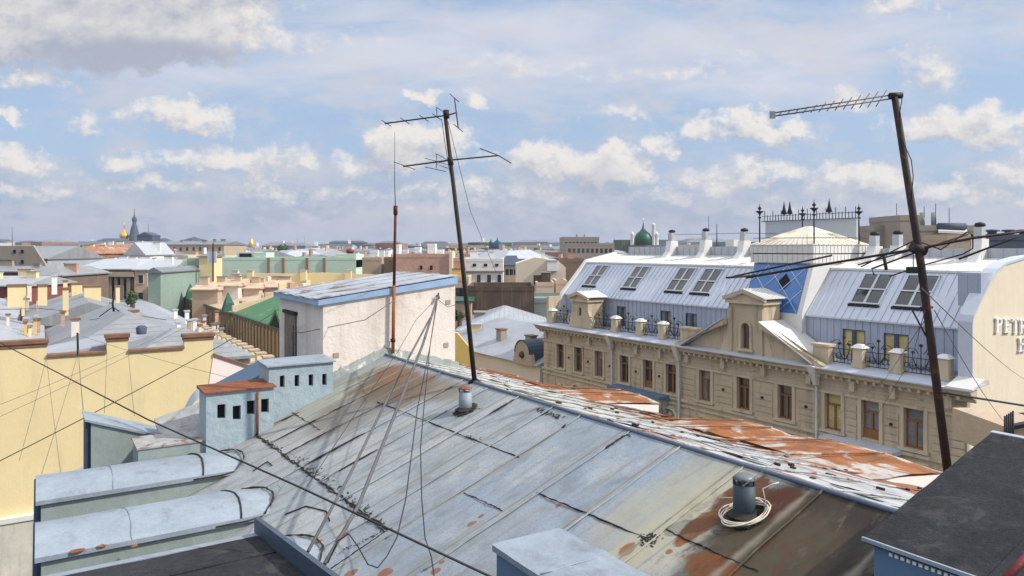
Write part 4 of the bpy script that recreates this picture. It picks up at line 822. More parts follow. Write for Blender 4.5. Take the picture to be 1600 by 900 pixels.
for c_, w in uw:
    f = MB(); f.box(c_ - w, c_ - w + .07, 2.42, 2.5, -6.95, -5.2); f.box(c_ + w - .07, c_ + w, 2.42, 2.5, -6.95, -5.2); f.box(c_ - .12, c_ + .12, 2.4, 2.5, -6.95, -5.2); f.box(c_ - w, c_ + w, 2.42, 2.5, -5.28, -5.2)
    fo = f.part('attic_window', M['bluegrey'], Ho); MB().box(c_ - w, c_ + w, 2.52, 2.56, -6.95, -5.2).part('window_pane', M['glasscurt'] if c_ > 30 else M['glassgrey'], fo)
mb = MB(); mb.prism([(2.25, -4.60), (2.25, -4.50), (5.2, -1.42), (5.3, -1.55), (2.5, -4.62)], 0, .35, 38.4); strip(mb, .35, 38.4, (2.25, -4.5), (5.2, -1.42), .52); mb.part('mansard_slope', M['zincslope'], Ho)
mb = MB(); mb.prism([(5.05, -1.50), (5.05, -1.36), (9.0, -.62), (9.0, -.8)], 0, .35, 38.4); strip(mb, .35, 38.4, (5.05, -1.36), (9, -.62), .6, .04, .035); mb.box(.35, 38.4, 9.0, 13.6, -.9, -.66); mb.part('upper_roof', M['zincwhite'], Ho)
mb = MB(); mb.box(2.2, 20.6, 9.0, 9.35, -.8, .16); mb.box(27.9, 38.4, 9.0, 9.35, -.8, .0); k = 2.3
while k < 38.3:
    if k < 20.5 or k > 28: mb.box(k - .02, k + .02, 8.96, 9.0, -.7, .0 if k > 28 else .15)
    k += .75
mb.part('ridge_parapet', M['zinc'], Ho)
# left gable parapet and right fire wall
mb = MB(); mb.prism([(.9, -7.3), (2.0, -4.4), (5.1, -1.15), (9.0, -.38), (9.0, -.75), (5.3, -1.6), (2.6, -4.7), (2.6, -7.3)], 0, -.02, .36); mb.part('gable_parapet', M['zincwhite'], Ho)
gp = [(.5, G), (.5, -3.95), (.62, -3.6), (1.4, -2.75), (2.5, -1.75), (3.3, -1.15), (4.3, -.80), (6.5, -.50), (10, -.30), (14, -.3), (14, G)]
gp2 = [(0, G), (0, -7.8)] + [(.5, -7.8)] + gp[1:]
mb = MB(); mb.prism([(0, G), (0, -7.78), (.52, -7.78), (.52, -4.05), (.64, -3.7), (1.42, -2.85), (2.5, -1.85), (3.3, -1.25), (4.3, -.9), (6.5, -.6), (10, -.4), (14, -.4), (14, G)], 0, 38.4, 39.0); mb.part('gable_wall', M['cream'], Ho)
mb = MB(); c_ = gp[1:-1]
for i in range(len(c_) - 1): (a, b), (d, e_) = c_[i], c_[i + 1]; mb.hexa([(38.3, a, b - .12), (39.06, a, b - .12), (39.06, d, e_ - .12), (38.3, d, e_ - .12)], [(38.3, a, b + .02), (39.06, a, b + .02), (39.06, d, e_ + .02), (38.3, d, e_ + .02)])
mb.box(38.3, 39.05, .47, .515, -7.7, -3.95); mb.box(38.34, 38.40, .5, 2.5, -7.2, -4.0); mb.part('gable_coping', M['zincslope'], Ho)
MB().slab([(38.3, -.8, -7.33), (39.65, -.8, -7.33), (39.65, .5, -6.9), (38.3, .5, -6.9)], .09).part('cornice_end_sheet', M['zincwhite'], Ho)
q_, z_ = HF.at_s(1522, 417, 38.6); cc_ = MB().box(37.7, 38.9, 1.7, 3.2, -3.2, -1.35).part('fire_wall_stack', M['zincblue'], Ho); MB().tube([(38.9, 2.75, -1.75), (38.93, 2.75, -1.75)], .09, 8).part('round_hole', M['dark'], cc_)
# skylights: pairs of two by two panes lying in the slope
def skyl(c_, w, lab, broken=False):
    dt = 5.2 - 2.25; dz = 3.08; L = math.hypot(dt, dz); nn = Vector((0, -dz, dt)) / L
    def pt(s_, f, h): return (s_, 2.25 + dt * f + nn.y * h, -4.5 + dz * f + nn.z * h)
    def plate(mb, s0, s1, f0, f1, h0, h1): mb.hexa([pt(s0, f0, h0), pt(s1, f0, h0), pt(s1, f1, h0), pt(s0, f1, h0)], [pt(s0, f0, h1), pt(s1, f0, h1), pt(s1, f1, h1), pt(s0, f1, h1)])
    f = MB(); 
    for a in (c_ - w, c_ - .03, c_ + w - .06): plate(f, a - (.04 if a == c_ - .03 else 0), a + .06 + (.04 if a == c_ - .03 else 0), .28, .90, .0, .14)
    for b in (.28, .565, .88): plate(f, c_ - w, c_ + w, b, b + .025, .0, .15)
    fo = f.part('skylight', M['zinc'], Ho, lab)
    for a in (c_ - w + .06, c_ + .07):
        for b, k in ((.305, 0), (.59, 1)):
            m_ = MB(); plate(m_, a, a + w - .13, b, b + .26, .03, .085); m_.part('skylight_pane', M['dark'] if (broken and k) else M['glass'], fo)
    m_ = MB(); plate(m_, c_ - w - .08, c_ + w + .08, .24, .275, .0, .10); m_.part('skylight_sill', M['dark'], fo)
for i, (c_, w) in enumerate(((3.25, .95), (8.9, .95), (14.45, .95), (17.35, .95), (31.3, .98), (34.2, .98))): skyl(c_, w, None)
# chimneys along the ridge
for i, (c_, top, h) in enumerate(((8.57, 1.45, .9), (12.77, 1.5, .9), (17.04, 1.4, .9), (28.6, .9, .8), (30.29, .95, .8), (35.58, 1.35, .8))):
    m_ = MB(); m_.box(c_ - .32, c_ + .32, 8.3, 9.2, -.9, top - .75); s_ = m_.part('chimney', M['zincwhite'], Ho)
    MB().box(c_ - .24, c_ + .24, 8.45, 8.95, top - .75, top).part('chimney_flue', M['zinc'], s_); MB().lathe((c_, 8.75, top), [(.1, 0), (.28, .03), (.34, .12), (.25, .26), (.0, .32)], 10).part('chimney_cowl', M['iron'], s_)
    MB().hexa([(c_ - .31, 7.5, -.95), (c_ + .31, 7.5, -.95), (c_ + .31, 8.3, -.75), (c_ - .31, 8.3, -.75)], [(c_ - .3, 8.15, -.3), (c_ + .3, 8.15, -.3), (c_ + .31, 8.3, top - .9), (c_ - .31, 8.3, top - .9)]).part('chimney_buttress', M['zincwhite'], s_)
MB().tube([(8.57, 8.8, 1.3), (12.7, 8.8, 1.27), (17, 8.8, 1.3), (22.5, 6, 1.1)], .025, 4).part('lightning_wire', M['iron'], Ho)
for k in (1.0, 7.2, 11.6): MB().tube([(12.77, 9.1, 1.7), (12.77, 9.1, 2.9)], .02, 4).part('rod', M['iron'], Ho) if k == 1.0 else None
MB().box(14.7, 15.6, 9.1, 9.9, -.2, .75).part('roof_box', M['zincwhite'], Ho)
# small gabled dormer windows on the cornice, left and centre
def aedicule(c_, w, t0, t1, zb, zt, zap, lab, oval=False):
    d = MB()
    hole = .36 if not oval else .2; hz0, hz1 = (-7.0, -5.55) if not oval else (-6.15, -5.6)
    d.box(c_ - w, c_ - hole, t0, t0 + .35, zb, zt); d.box(c_ + hole, c_ + w, t0, t0 + .35, zb, zt); d.box(c_ - hole, c_ + hole, t0, t0 + .35, zb, hz0)
    n = 8; rr = hole
    for k in range(n):
        a0, a1 = PI * k / n, PI * (k + 1) / n; d.prism([(c_ + rr * math.cos(a0), hz1 + rr * math.sin(a0)), (c_ + rr * math.cos(a0), zt), (c_ + rr * math.cos(a1), zt), (c_ + rr * math.cos(a1), hz1 + rr * math.sin(a1))], 1, t0, t0 + .35)
    d.box(c_ - w, c_ - w + .25, t0 + .35, t1, zb, zt); d.box(c_ + w - .25, c_ + w, t0 + .35, t1, zb, zt)
    if not oval:
        for sg in (-1, 1): d.box(c_ + sg * (w - .18) - .17, c_ + sg * (w - .18) + .17, t0 - .12, t0, zb, zt - .3)
    dd = d.part('attic_dormer', M['stone'], Ho, lab)
    m_ = MB(); m_.box(c_ - w - .15, c_ + w + .15, t0 - .22, t1, zt, zt + .22); m_.prism([(c_ - w - .2, zt + .22), (c_ + w + .2, zt + .22), (c_, zap)], 1, t0 - .1, t1)
    for sg in (-1, 1): m_.prism([(c_ + sg * (w + .32), zt + .20), (c_ + sg * (w + .32), zt + .42), (c_, zap + .28), (c_, zap + .04)], 1, t0 - .32, t0 - .1)
    m_.part('dormer_pediment', M['stone2'], dd)
    m_ = MB()
    for sg in (-1, 1): m_.hexa([(c_, t0 - .34, zap + .285), (c_ + sg * (w + .38), t0 - .34, zt + .40), (c_ + sg * (w + .38), t1 + .3, zt + .40), (c_, t1 + .3, zap + .285)], [(c_, t0 - .34, zap + .35), (c_ + sg * (w + .38), t0 - .34, zt + .46), (c_ + sg * (w + .38), t1 + .3, zt + .46), (c_, t1 + .3, zap + .35)])
    for sg in (1,):
        for k in range(6): y = t0 - .2 + k * (t1 - t0) / 5; m_.hexa([(c_, y, zap + .35), (c_ + w + .38, y, zt + .46), (c_ + w + .38, y + .04, zt + .46), (c_, y + .04, zap + .35)], [(c_, y, zap + .39), (c_ + w + .38, y, zt + .50), (c_ + w + .38, y + .04, zt + .50), (c_, y + .04, zap + .39)])
    m_.part('dormer_roof', M['zincwhite'], dd)
    MB().box(c_ - hole, c_ + hole, t0 + .22, t0 + .26, hz0, hz1 + rr).part('dormer_window', M['wood'] if not oval else M['dark'], dd)
    if not oval:
        MB().box(c_ - hole + .08, c_ - .04, t0 + .2, t0 + .219, hz0 + .1, hz1 + .1).part('window_pane', M['glass'], dd); MB().box(c_ + .04, c_ + hole - .08, t0 + .2, t0 + .219, hz0 + .1, hz1 + .1).part('window_pane', M['glass'], dd)
        m_ = MB()
        for k in range(n):
            a0, a1 = PI * k / n, PI * (k + 1) / n; m_.prism([(c_ + .38 * math.cos(a0), hz1 + .38 * math.sin(a0)), (c_ + .56 * math.cos(a0), hz1 + .56 * math.sin(a0)), (c_ + .56 * math.cos(a1), hz1 + .56 * math.sin(a1)), (c_ + .38 * math.cos(a1), hz1 + .38 * math.sin(a1))], 1, t0 - .09, t0)
        for sg in (-1, 1): m_.box(c_ + sg * .47 - .09, c_ + sg * .47 + .09, t0 - .09, t0, hz0, hz1)
        m_.box(c_ - .7, c_ + .7, t0 - .2, t0, hz0 - .14, hz0); m_.part('window_surround', M['stone2'], dd)
    for sg in (-1, 1):         # scroll consoles
        pts = []
        for k in range(20): a = k * .45; r = .12 + .02 * k; pts.append((c_ + sg * (w + .42) + r * math.cos(a) * sg * .9, t0 + .1, zb + .62 + r * math.sin(a)))
        m_ = MB().tube(pts, .07, 5); m_.prism([(c_ + sg * w, zb), (c_ + sg * (w + (.8 if not oval else .5)), zb), (c_ + sg * (w + (.5 if not oval else .3)), zb + .9), (c_ + sg * w, zb + (2.2 if not oval else 1.6))], 1, t0 + .02, t0 + .3); m_.part('scroll_console', M['stone2'], dd)
    return dd
aedicule(24.53, 1.5, -.1, 1.6, -7.44, -3.85, -3.15, 'central stone dormer with arched window')
aedicule(5.6, 1.15, .1, 1.8, -7.25, -4.85, -4.25, 'left stone dormer with small oval opening', True)
# big triangular gable behind the dormer
for sg, xf in ((-1, 18.3), (1, 30.75)):
    xi = 24.53 + sg * 1.55; zi = -5.35
    m_ = MB(); m_.prism([(xf, -7.44), (xi, zi), (xi, -7.44)], 1, -.05, .3); g1_ = m_.part('pediment_field', M['stone'], Ho)
    m_ = MB(); m_.prism([(xf - sg * .5, -7.44), (xf - sg * .5, -7.30), (xi, zi + .35), (xi, zi - .05), (xf + sg * .4, -7.44)], 1, -.62, -.05); m_.part('raking_cornice', M['stone2'], g1_)
    m_ = MB().hexa([(xf - sg * .6, -.72, -7.30), (xi, -.72, zi + .35), (xi, 2.3, zi + .35), (xf - sg * .6, 2.3, -7.30)], [(xf - sg * .6, -.72, -7.24), (xi, -.72, zi + .42), (xi, 2.3, zi + .42), (xf - sg * .6, 2.3, -7.24)]); m_.part('pediment_sheet', M['zincwhite'] if sg > 0 else M['zincslope'], g1_)
# balustrade posts, solid parapets, iron railings
def post(c_, w=.3):
    m_ = MB(); m_.box(c_ - w, c_ + w, .25, .85, -7.25, -6.05); m_.box(c_ - w - .06, c_ + w + .06, .2, .9, -7.25, -7.0); p_ = m_.part('balustrade_post', M['stone2'], Ho)
    MB().hexa([(c_ - w - .1, .16, -6.05), (c_ + w + .1, .16, -6.05), (c_ + w + .1, .94, -6.05), (c_ - w - .1, .94, -6.05)], [(c_ - w * .6, .4, -5.83), (c_ + w * .6, .4, -5.83), (c_ + w * .6, .7, -5.83), (c_ - w * .6, .7, -5.83)]).part('post_cap', M['zincwhite'], p_)
for c_ in (.75, 10.09, 13.23, 15.84, 32.6, 34.95, 37.6): post(c_)
for a, b in ((18.0, 19.6), (29.6, 30.7)): m_ = MB().box(a, b, .2, .85, -7.25, -6.2); m_.box(a - .08, b + .08, .12, .93, -6.2, -6.05); m_.part('parapet_block', M['stone2'], Ho)
def railing(a, b):
    m_ = MB(); t_ = .55
    for z in (-7.1, -6.25): m_.tube([(a, t_, z), (b, t_, z)], .028, 4)
    n = max(3, int((b - a) / .22))
    for k in range(n + 1): x = a + (b - a) * k / n; m_.tube([(x, t_, -7.1), (x, t_, -6.25)], .014, 4)
    c_ = (a + b) / 2; w = min(1.0, (b - a) * .42)
    m_.tube([(c_, t_, -7.1), (c_, t_, -5.55)], .03, 5); m_.lathe((c_, t_, -5.6), [(0.001, -.02), (.11, .05), (.11, .13), (.001, .2)], 8)
    for sg in (-1, 1):
        m_.tube([(c_, t_, -6.9), (c_ + sg * w * .35, t_, -6.7), (c_ + sg * w * .6, t_, -6.2), (c_ + sg * w * .55, t_, -5.95)], .026, 5); m_.lathe((c_ + sg * w * .55, t_, -6.02), [(0.001, -.02), (.1, .05), (.1, .12), (.001, .18)], 8)
        m_.tube([(c_ + sg * .15, t_, -6.0), (c_ + sg * .35, t_, -5.7), (c_ + sg * .6, t_, -5.72), (c_ + sg * .95, t_, -5.95)], .022, 4)
        for r, o_ in ((.2, .55), (.14, 1.0)):
            if o_ * w < (b - a) / 2: m_.tube([(c_ + sg * w * o_ + r * math.cos(q), t_, -6.7 + r * math.sin(q)) for q in [PI * 2 * k / 10 for k in range(11)]], .02, 4)
    m_.part('balcony_railing', M['iron'], Ho)
for a, b in ((6.95, 9.75), (10.4, 12.9), (13.55, 15.5), (16.15, 17.9), (30.8, 32.3), (32.95, 34.6), (35.3, 37.25), (1.1, 4.0)): railing(a, b)
# downpipes with hoppers, balconies
for s_ in (10.44, 18.31, 30.17):
    m_ = MB().tube([(s_, -.25, -8.5), (s_, -.3, G + .2)], .09, 8); p_ = m_.part('downpipe', M['pipew'], Ho)
    MB().hexa([(s_ - .13, -.42, -8.6), (s_ + .13, -.42, -8.6), (s_ + .13, -.16, -8.6), (s_ - .13, -.16, -8.6)], [(s_ - .28, -.95, -7.36), (s_ + .28, -.95, -7.36), (s_ + .28, -.2, -7.36), (s_ - .28, -.2, -7.36)]).part('pipe_hopper', M['pink'], p_)
for a, b, lab in ((11.0, 17.2, 'stone balcony under the third group of windows'), (31.0, 35.6, 'blue sheet balcony floor with broken brackets')):
    m_ = MB().box(a, b, -1.25, -.02, -11.75, -11.5); y_ = m_.part('balcony_slab', M['zincslope'] if a > 20 else M['bluepaint'], Ho, lab)
    if a < 20: MB().box(a + .1, b - .1, -1.15, -1.0, -12.5, -11.75).part('balcony_apron', M['stone2'], y_)
    for k in range(3): s_ = a + .4 + (b - a - .8) * k / 2; MB().hexa([(s_ - .1, -.4, -12.9), (s_ + .1, -.4, -12.9), (s_ + .1, 0, -12.9), (s_ - .1, 0, -12.9)], [(s_ - .1, -1.1, -11.75), (s_ + .1, -1.1, -11.75), (s_ + .1, 0, -11.75), (s_ - .1, 0, -11.75)]).part('balcony_bracket', M['zinc'], y_)
# corner pavilion with blue diamond glazing and low pyramid roof
sL, sR_ = 22.4, 27.68
T_ = MB().prism([(1.9, -7.2), (1.9, -4.45), (3.25, -1.05), (9.4, -1.05), (9.4, -7.2)], 0, sL + .15, sR_ - .12).part('pavilion', M['zincwhite'], Ho)
def gpt(s_, f, h=0): n_ = Vector((0, -3.4, 1.35)).normalized(); return (s_, 1.9 + 1.35 * f + n_.y * h, -4.45 + 3.4 * f + n_.z * h)
MB().hexa([gpt(sL + .25, -.0, .01), gpt(sR_ - .5, -.0, .01), gpt(sR_ - .5, .98, .01), gpt(sL + .25, .98, .01)], [gpt(sL + .25, -.0, .05), gpt(sR_ - .5, -.0, .05), gpt(sR_ - .5, .98, .05), gpt(sL + .25, .98, .05)]).part('blue_glazing', M['blueglass'], T_)
mb = MB(); x0, x1 = sL + .25, sR_ - .5; Wd = x1 - x0; H_ = 3.66 * .98; stp = .86; 
for sg in (-1, 1):
    k = -8 * stp
    while k < Wd + 8 * stp:
        pts = []
        for i in range(61):
            y = H_ * i / 60; x = k + sg * y * .95
            if 0 <= x <= Wd: pts.append((x, y))
        if len(pts) > 1: mb.tube([gpt(x0 + pts[0][0], pts[0][1] / 3.66, .06), gpt(x0 + pts[-1][0], pts[-1][1] / 3.66, .06)], .045, 4)
        k += stp * 1.9
mb.part('glazing_bars', M['seamw'], T_)
MB().hexa([gpt(x0 + 2.95, .42, .055), gpt(x0 + 3.5, .60, .055), gpt(x0 + 2.95, .78, .055), gpt(x0 + 2.4, .6, .055)], [gpt(x0 + 2.95, .42, .07), gpt(x0 + 3.5, .60, .07), gpt(x0 + 2.95, .78, .07), gpt(x0 + 2.4, .6, .07)]).part('open_pane', M['dark'], T_)
mb = MB(); mb.box(sL, sR_, 3.0, 9.47, -1.03, -.42); mb.box(sL - .03, sR_ + .03, 2.97, 9.5, -.34, .26); mb.box(sL + .1, sR_ - .1, 3.1, 9.3, -.43, -.33, 1)
k = sL + .25
while k < sR_: mb.box(k - .015, k + .015, 2.94, 3.0, -1.0, -.45); mb.box(k - .015, k + .015, 2.93, 2.97, -.33, .25); k += .42
k = 3.2
while k < 9.3: mb.box(sR_, sR_ + .03, k - .015, k + .015, -1.0, -.45); mb.box(sR_ + .03, sR_ + .06, k - .015, k + .015, -.33, .25); k += .42
mb.part('pavilion_band', [M['zincwhite'], M['dark']], T_)
cxm, cym = (sL + sR_) / 2, 6.2; base = [(sL - .1, 2.9, .26), (sR_ + .1, 2.9, .26), (sR_ + .1, 9.55, .26), (sL - .1, 9.55, .26)]; mid = [(cxm - 1.2, cym - 1.5, 1.08), (cxm + 1.2, cym - 1.5, 1.08), (cxm + 1.2, cym + 1.5, 1.08), (cxm - 1.2, cym + 1.5, 1.08)]
beige = mat('beige_pavilion_sheet', (.62, .58, .48), .6, .1, var=.12, vs_=1, stain=((.5, .32, .12), .58, .55, .75))
mb = MB(); mb.hexa(base, mid); mb.hexa(mid, [(cxm - .15, cym - .15, 1.62), (cxm + .15, cym - .15, 1.62), (cxm + .15, cym + .15, 1.62), (cxm - .15, cym + .15, 1.62)])
for i in range(4):
    a, b, c2, d2 = Vector(base[i]), Vector(base[(i + 1) % 4]), Vector(mid[i]), Vector(mid[(i + 1) % 4])
    for k in range(1, 12): f = k / 12; mb.tube([a + (b - a) * f, c2 + (d2 - c2) * f + Vector((0, 0, .01))], .03, 4)
mb.part('pyramid_roof', beige, T_)
def finial(s_, t_, z0_, z1_, par):
    m_ = MB().tube([(s_, t_, z0_), (s_, t_, z1_ - .3)], .05, 6); m_.lathe((s_, t_, z1_ - .75), [(.05, 0), (.16, .05), (.05, .12)], 8); m_.lathe((s_, t_, z1_ - .5), [(.05, 0), (.12, .12), (.3, .26), (.08, .3), (.04, .36), (.15, .5), (.04, .62), (.0, .9)], 8)
    for a in range(4): m_.tube([(s_, t_, z1_ - .3), (s_ + .28 * math.cos(a * PI / 2), t_ + .28 * math.sin(a * PI / 2), z1_ - .2)], .02, 4)
    m_.part('finial', M['iron'], par)
def fin_at(px, pyt, t_, z0_, par): s_, z_, = HF.at_q(px, pyt, t_); finial(s_, t_, z0_, z_ - .35, par); return s_, z_
e1 = fin_at(1272, 312, 3.1, .3, T_); e2 = fin_at(1187, 318, 3.3, .3, T_); 
q_, z_ = HF.at_s(1342, 318, sR_); finial(sR_, q_, .3, z_ - .35, T_); q_, z_ = HF.at_s(1254, 322, sL + .1); finial(sL + .1, q_, .3, z_ - .35, T_)
MB().tube([(sL, 3.3, .75), (sR_, 3.1, .72), (sR_, 9.3, .75)], .03, 4).part('ridge_rail', M['iron'], T_)
# sign letters on the gable wall (serif capitals)
def letter(ch, t0, z0, w, h, lab):
    m_ = MB(); st = w * .24; th = w * .12; x0_, x1_ = 39.02, 39.13; sf_ = w * .09
    def bx(a, b, c, d): m_.box(x0_, x1_, t0 + a, t0 + b, z0 + c, z0 + d)
    def stem(a): bx(a, a + st, sf_, h - sf_); bx(a - sf_, a + st + sf_, 0, sf_); bx(a - sf_, a + st + sf_, h - sf_, h)
    def bowl(a, zc, r, rx):
        pts = [(t0 + a + rx * math.cos(q), z0 + zc + r * math.sin(q)) for q in [-PI / 2 + PI * k / 10 for k in range(11)]]; ins = [(t0 + a + (rx - st * .8) * math.cos(q), z0 + zc + (r - th) * math.sin(q)) for q in [-PI / 2 + PI * k / 10 for k in range(11)]]
        for k in range(10): m_.prism([pts[k], pts[k + 1], ins[k + 1], ins[k]], 0, x0_, x1_)
    if ch in 'PER': stem(sf_)
    if ch in 'PR': bx(sf_ + st, w * .5, h - th, h); bx(sf_ + st, w * .5, h * .44, h * .44 + th); bowl(w * .5, h * .72, h * .28, w * .45)
    if ch == 'R': m_.prism([(t0 + w * .42, z0 + h * .46), (t0 + w * .66, z0 + h * .46), (t0 + w * 1.05, z0), (t0 + w * .78, z0)], 0, x0_, x1_)
    if ch == 'E':
        for z in (0, h * .46, h - th): bx(sf_ + st, w * .9, z, z + th)
        bx(w * .84, w * .92, 0, h * .2); bx(w * .84, w * .92, h * .8, h); bx(w * .66, w * .72, h * .38, h * .62)
    if ch == 'T': bx(w * .5 - st / 2, w * .5 + st / 2, sf_, h); bx(w * .28, w * .72, 0, sf_); bx(0, w, h - th, h); bx(0, w * .08, h * .78, h); bx(w * .92, w, h * .78, h)
    if ch == 'H': stem(sf_); stem(w - st - sf_); bx(sf_, w - sf_, h * .46, h * .46 + th)
    m_.part('sign_letter', M['signw'], Ho, lab)
for ch, px in (('P', 1553), ('E', 1566.5), ('T', 1578.5), ('R', 1590.5)):
    a = HF.at_s(px, 520, 39)[0]; letter(ch, a, HF.at_s(px, 519.5 + (px - 1554) * .04, 39)[1], .76, .80, 'white letter ' + ch)
a, z_ = HF.at_s(1589, 551, 39); letter('H', a, z_ + .05, .85, .80, 'white letter H')

# things standing in front of the gable foot, bottom right
t = thing('rooftop_plant', 'dark ventilation unit on the low roof below the cream gable wall', 'roof unit', WF, P(1585, 700, 24))
MB().box(*[P(1574, 0, 24).x, P(1660, 0, 24).x], 24, 27, P(0, 720, 24).z, P(0, 668, 24).z).part('unit_body', M['tan'], t)
mb = MB().slab([P(1573, 668, 23.8), P(1660, 650, 23.8), P(1660, 640, 27), P(1590, 645, 27)], .12); mb.part('unit_cover', M['iron'], t)
mb = MB()
for k in range(5): mb.tube([P(1570 + k * 3.2, 720, 23.7), P(1570 + k * 3.2, 650 - k * 2, 23.7)], .03, 4)
mb.part('unit_grille', M['iron'], t)
# crested wall behind the hotel pavilion
a = HF.at_q(1196, 347, 12); b = HF.at_q(1338, 347, 12)
t = Ho
r_ = MB().box(a[0], b[0], 12, 12.4, -.7, a[1]).part('penthouse_wall', M['zinc'], Ho)
m_ = MB(); zc = a[1] + .05
m_.tube([(a[0] - .3, 11.9, zc), (b[0] + .3, 11.9, zc)], .05, 4); m_.tube([(a[0] - .3, 11.9, zc + .45), (b[0] + .3, 11.9, zc + .45)], .03, 4)
n = 30
for k in range(n + 1):
    x = a[0] + (b[0] - a[0]) * k / n; h = .95 if k % 3 == 0 else .6; m_.tube([(x, 11.9, zc), (x, 11.9, zc + h - .1), (x, 11.9, zc + h)], [.03, .03, .005], 4)
    if k in (7, 9, 22): m_.lathe((x, 11.9, zc + .5), [(.05, 0), (.24, .1), (.12, .5), (.0, 1.2)], 8)
m_.part('iron_cresting', M['iron'], Ho)

# ================================================================ yellow courtyard wall and roofs behind it
sy = -50.9
Yh = thing('yellow_house', 'yellow rendered blind courtyard wall with brown capped chimney breasts, far left', 'building', RF, (sy, 5, -CZ))
def yq(px, py): return RF.at_s(px, py, sy)
qL = yq(-120, 600)[0]; mb = MB(); prev = qL
steps = [(-120, 0, 536), (0, 73, 533), (73, 167, 550), (167, 200, 523), (200, 288, 543), (288, 333, 522)]
for i, (x0, x1, py) in enumerate(steps):
    q0_, z_ = yq(x0, py); q1_ = yq(x1, py)[0]; z_ = yq((x0 + x1) / 2, py)[1] - .2
    mb.box(sy - .6, sy, q0_, q1_, -CZ, z_)
mb.part('wall', M['yellow'], Yh)
for i, (x0, x1, py) in enumerate(steps):
    q0_, q1_ = yq(x0, py)[0], yq(x1, py)[0]; z_ = yq((x0 + x1) / 2, py)[1] - .2; big = i in (1, 3, 5)
    if i == 0: continue
    m_ = MB(); o_ = .12 if big else 0
    m_.box(sy - .75, sy + .14, q0_ - o_, q1_ + o_, z_, z_ + (.24 if big else .14))
    if big: m_.box(sy - .65, sy + .06, q0_ - .05, q1_ + .05, z_ - .22, z_ - .001)
    m_.part('wall_cap', M['capbrown'], Yh)
q0_, z_ = yq(-120, 815); z_ = yq(20, 806)[1]
m_ = MB().box(sy, sy + .5, qL, yq(80, 600)[0], z_ - .3, z_); m_.part('ledge', M['zincwhite'], Yh)
MB().box(sy - .1, sy + .4, qL, yq(90, 600)[0], -CZ, z_ - .3).part('lower_wall', M['offwhite'], Yh)
pw_ = [yq(333, 556), yq(420, 585), yq(420, 680), yq(320, 680), yq(326, 602)]
t = thing('pale_gable', 'small pinkish white gable wall between the yellow wall and the parapet posts', 'wall', RF, (sy, pw_[0][0], -CZ))
MB().prism(pw_, 0, sy - .5, sy + .06).part('wall', M['pinkw'], t)
MB().hexa([(sy - .55, pw_[0][0], pw_[0][1]), (sy + .15, pw_[0][0], pw_[0][1]), (sy + .15, pw_[1][0], pw_[1][1]), (sy - .55, pw_[1][0], pw_[1][1])], [(sy - .55, pw_[0][0], pw_[0][1] + .18), (sy + .15, pw_[0][0], pw_[0][1] + .18), (sy + .15, pw_[1][0], pw_[1][1] + .18), (sy - .55, pw_[1][0], pw_[1][1] + .18)]).part('wall_cap', M['capbrown'], t)
t = thing('aerial_pole', 'black aerial pole standing on the yellow wall left of its middle cap', 'aerial', WF, P(121, 552, 44))
MB().tube([P(122, 556, 44), P(121, 520, 44)], .06, 6).part('pole', M['iron'], t)

# row of yellow posts on the street-side parapet
pb = thing('parapet_house', 'low house with a row of yellow parapet posts by the narrow street', 'building', RF, (-44, 6, -CZ))
MB().box(-150, -51.8, 4.8, 9.4, -CZ, -9.9).part('wall', M['yellow2'], pb); MB().hexa([(-150, 4.7, -9.9), (-51.6, 4.7, -9.9), (-51.6, 9.6, -9.9), (-150, 9.6, -9.9)], [(-150, 4.8, -9.7), (-51.6, 4.8, -9.7), (-51.6, 7.6, -9.3), (-150, 7.6, -9.3)]).part('roof', M['greyroof2'], pb)
for k in range(16):
    s_ = -52.2 - k * 2.2; p_ = MB().box(s_ - .38, s_ + .38, 7.0, 7.7, -9.8, -8.5).part('parapet_post', M['yellow'], pb); MB().box(s_ - .45, s_ + .45, 6.93, 7.77, -8.5, -8.38).part('post_cap', M['tan'], p_)

# ---------------------------------------------------------------- generic city house
def windows(par, fr, face, c, a0, a1, zt, n, rows, m='glass', w=.9, h=1.5, frames=True, st=3.3):
    for r in range(rows):
        for k in range(n):
            x = a0 + (a1 - a0) * (k + .5) / n; z = zt - 1.1 - r * st
            m_ = MB(); g_ = MB()
            if face == 'q':
                if frames: m_.box(x - w / 2 - .12, x + w / 2 + .12, c - .12, c - .0, z - h - .12, z - h); m_.box(x - w / 2 - .12, x + w / 2 + .12, c - .12, c, z, z + .15); m_.box(x - w / 2 - .12, x - w / 2, c - .08, c, z - h, z); m_.box(x + w / 2, x + w / 2 + .12, c - .08, c, z - h, z)
                g_.box(x - w / 2, x + w / 2, c - .03, c - .004, z - h, z)
            else:
                if frames: m_.box(c, c + .12, x - w / 2 - .12, x + w / 2 + .12, z - h - .12, z - h); m_.box(c, c + .12, x - w / 2 - .12, x + w / 2 + .12, z, z + .15); m_.box(c, c + .08, x - w / 2 - .12, x - w / 2, z - h, z); m_.box(c, c + .08, x + w / 2, x + w / 2 + .12, z - h, z)
                g_.box(c + .004, c + .03, x - w / 2, x + w / 2, z - h, z)
            if frames: g_.part('window_pane', M[m], m_.part('window', M['offwhite'], par))
            else: g_.part('window', M[m], par)
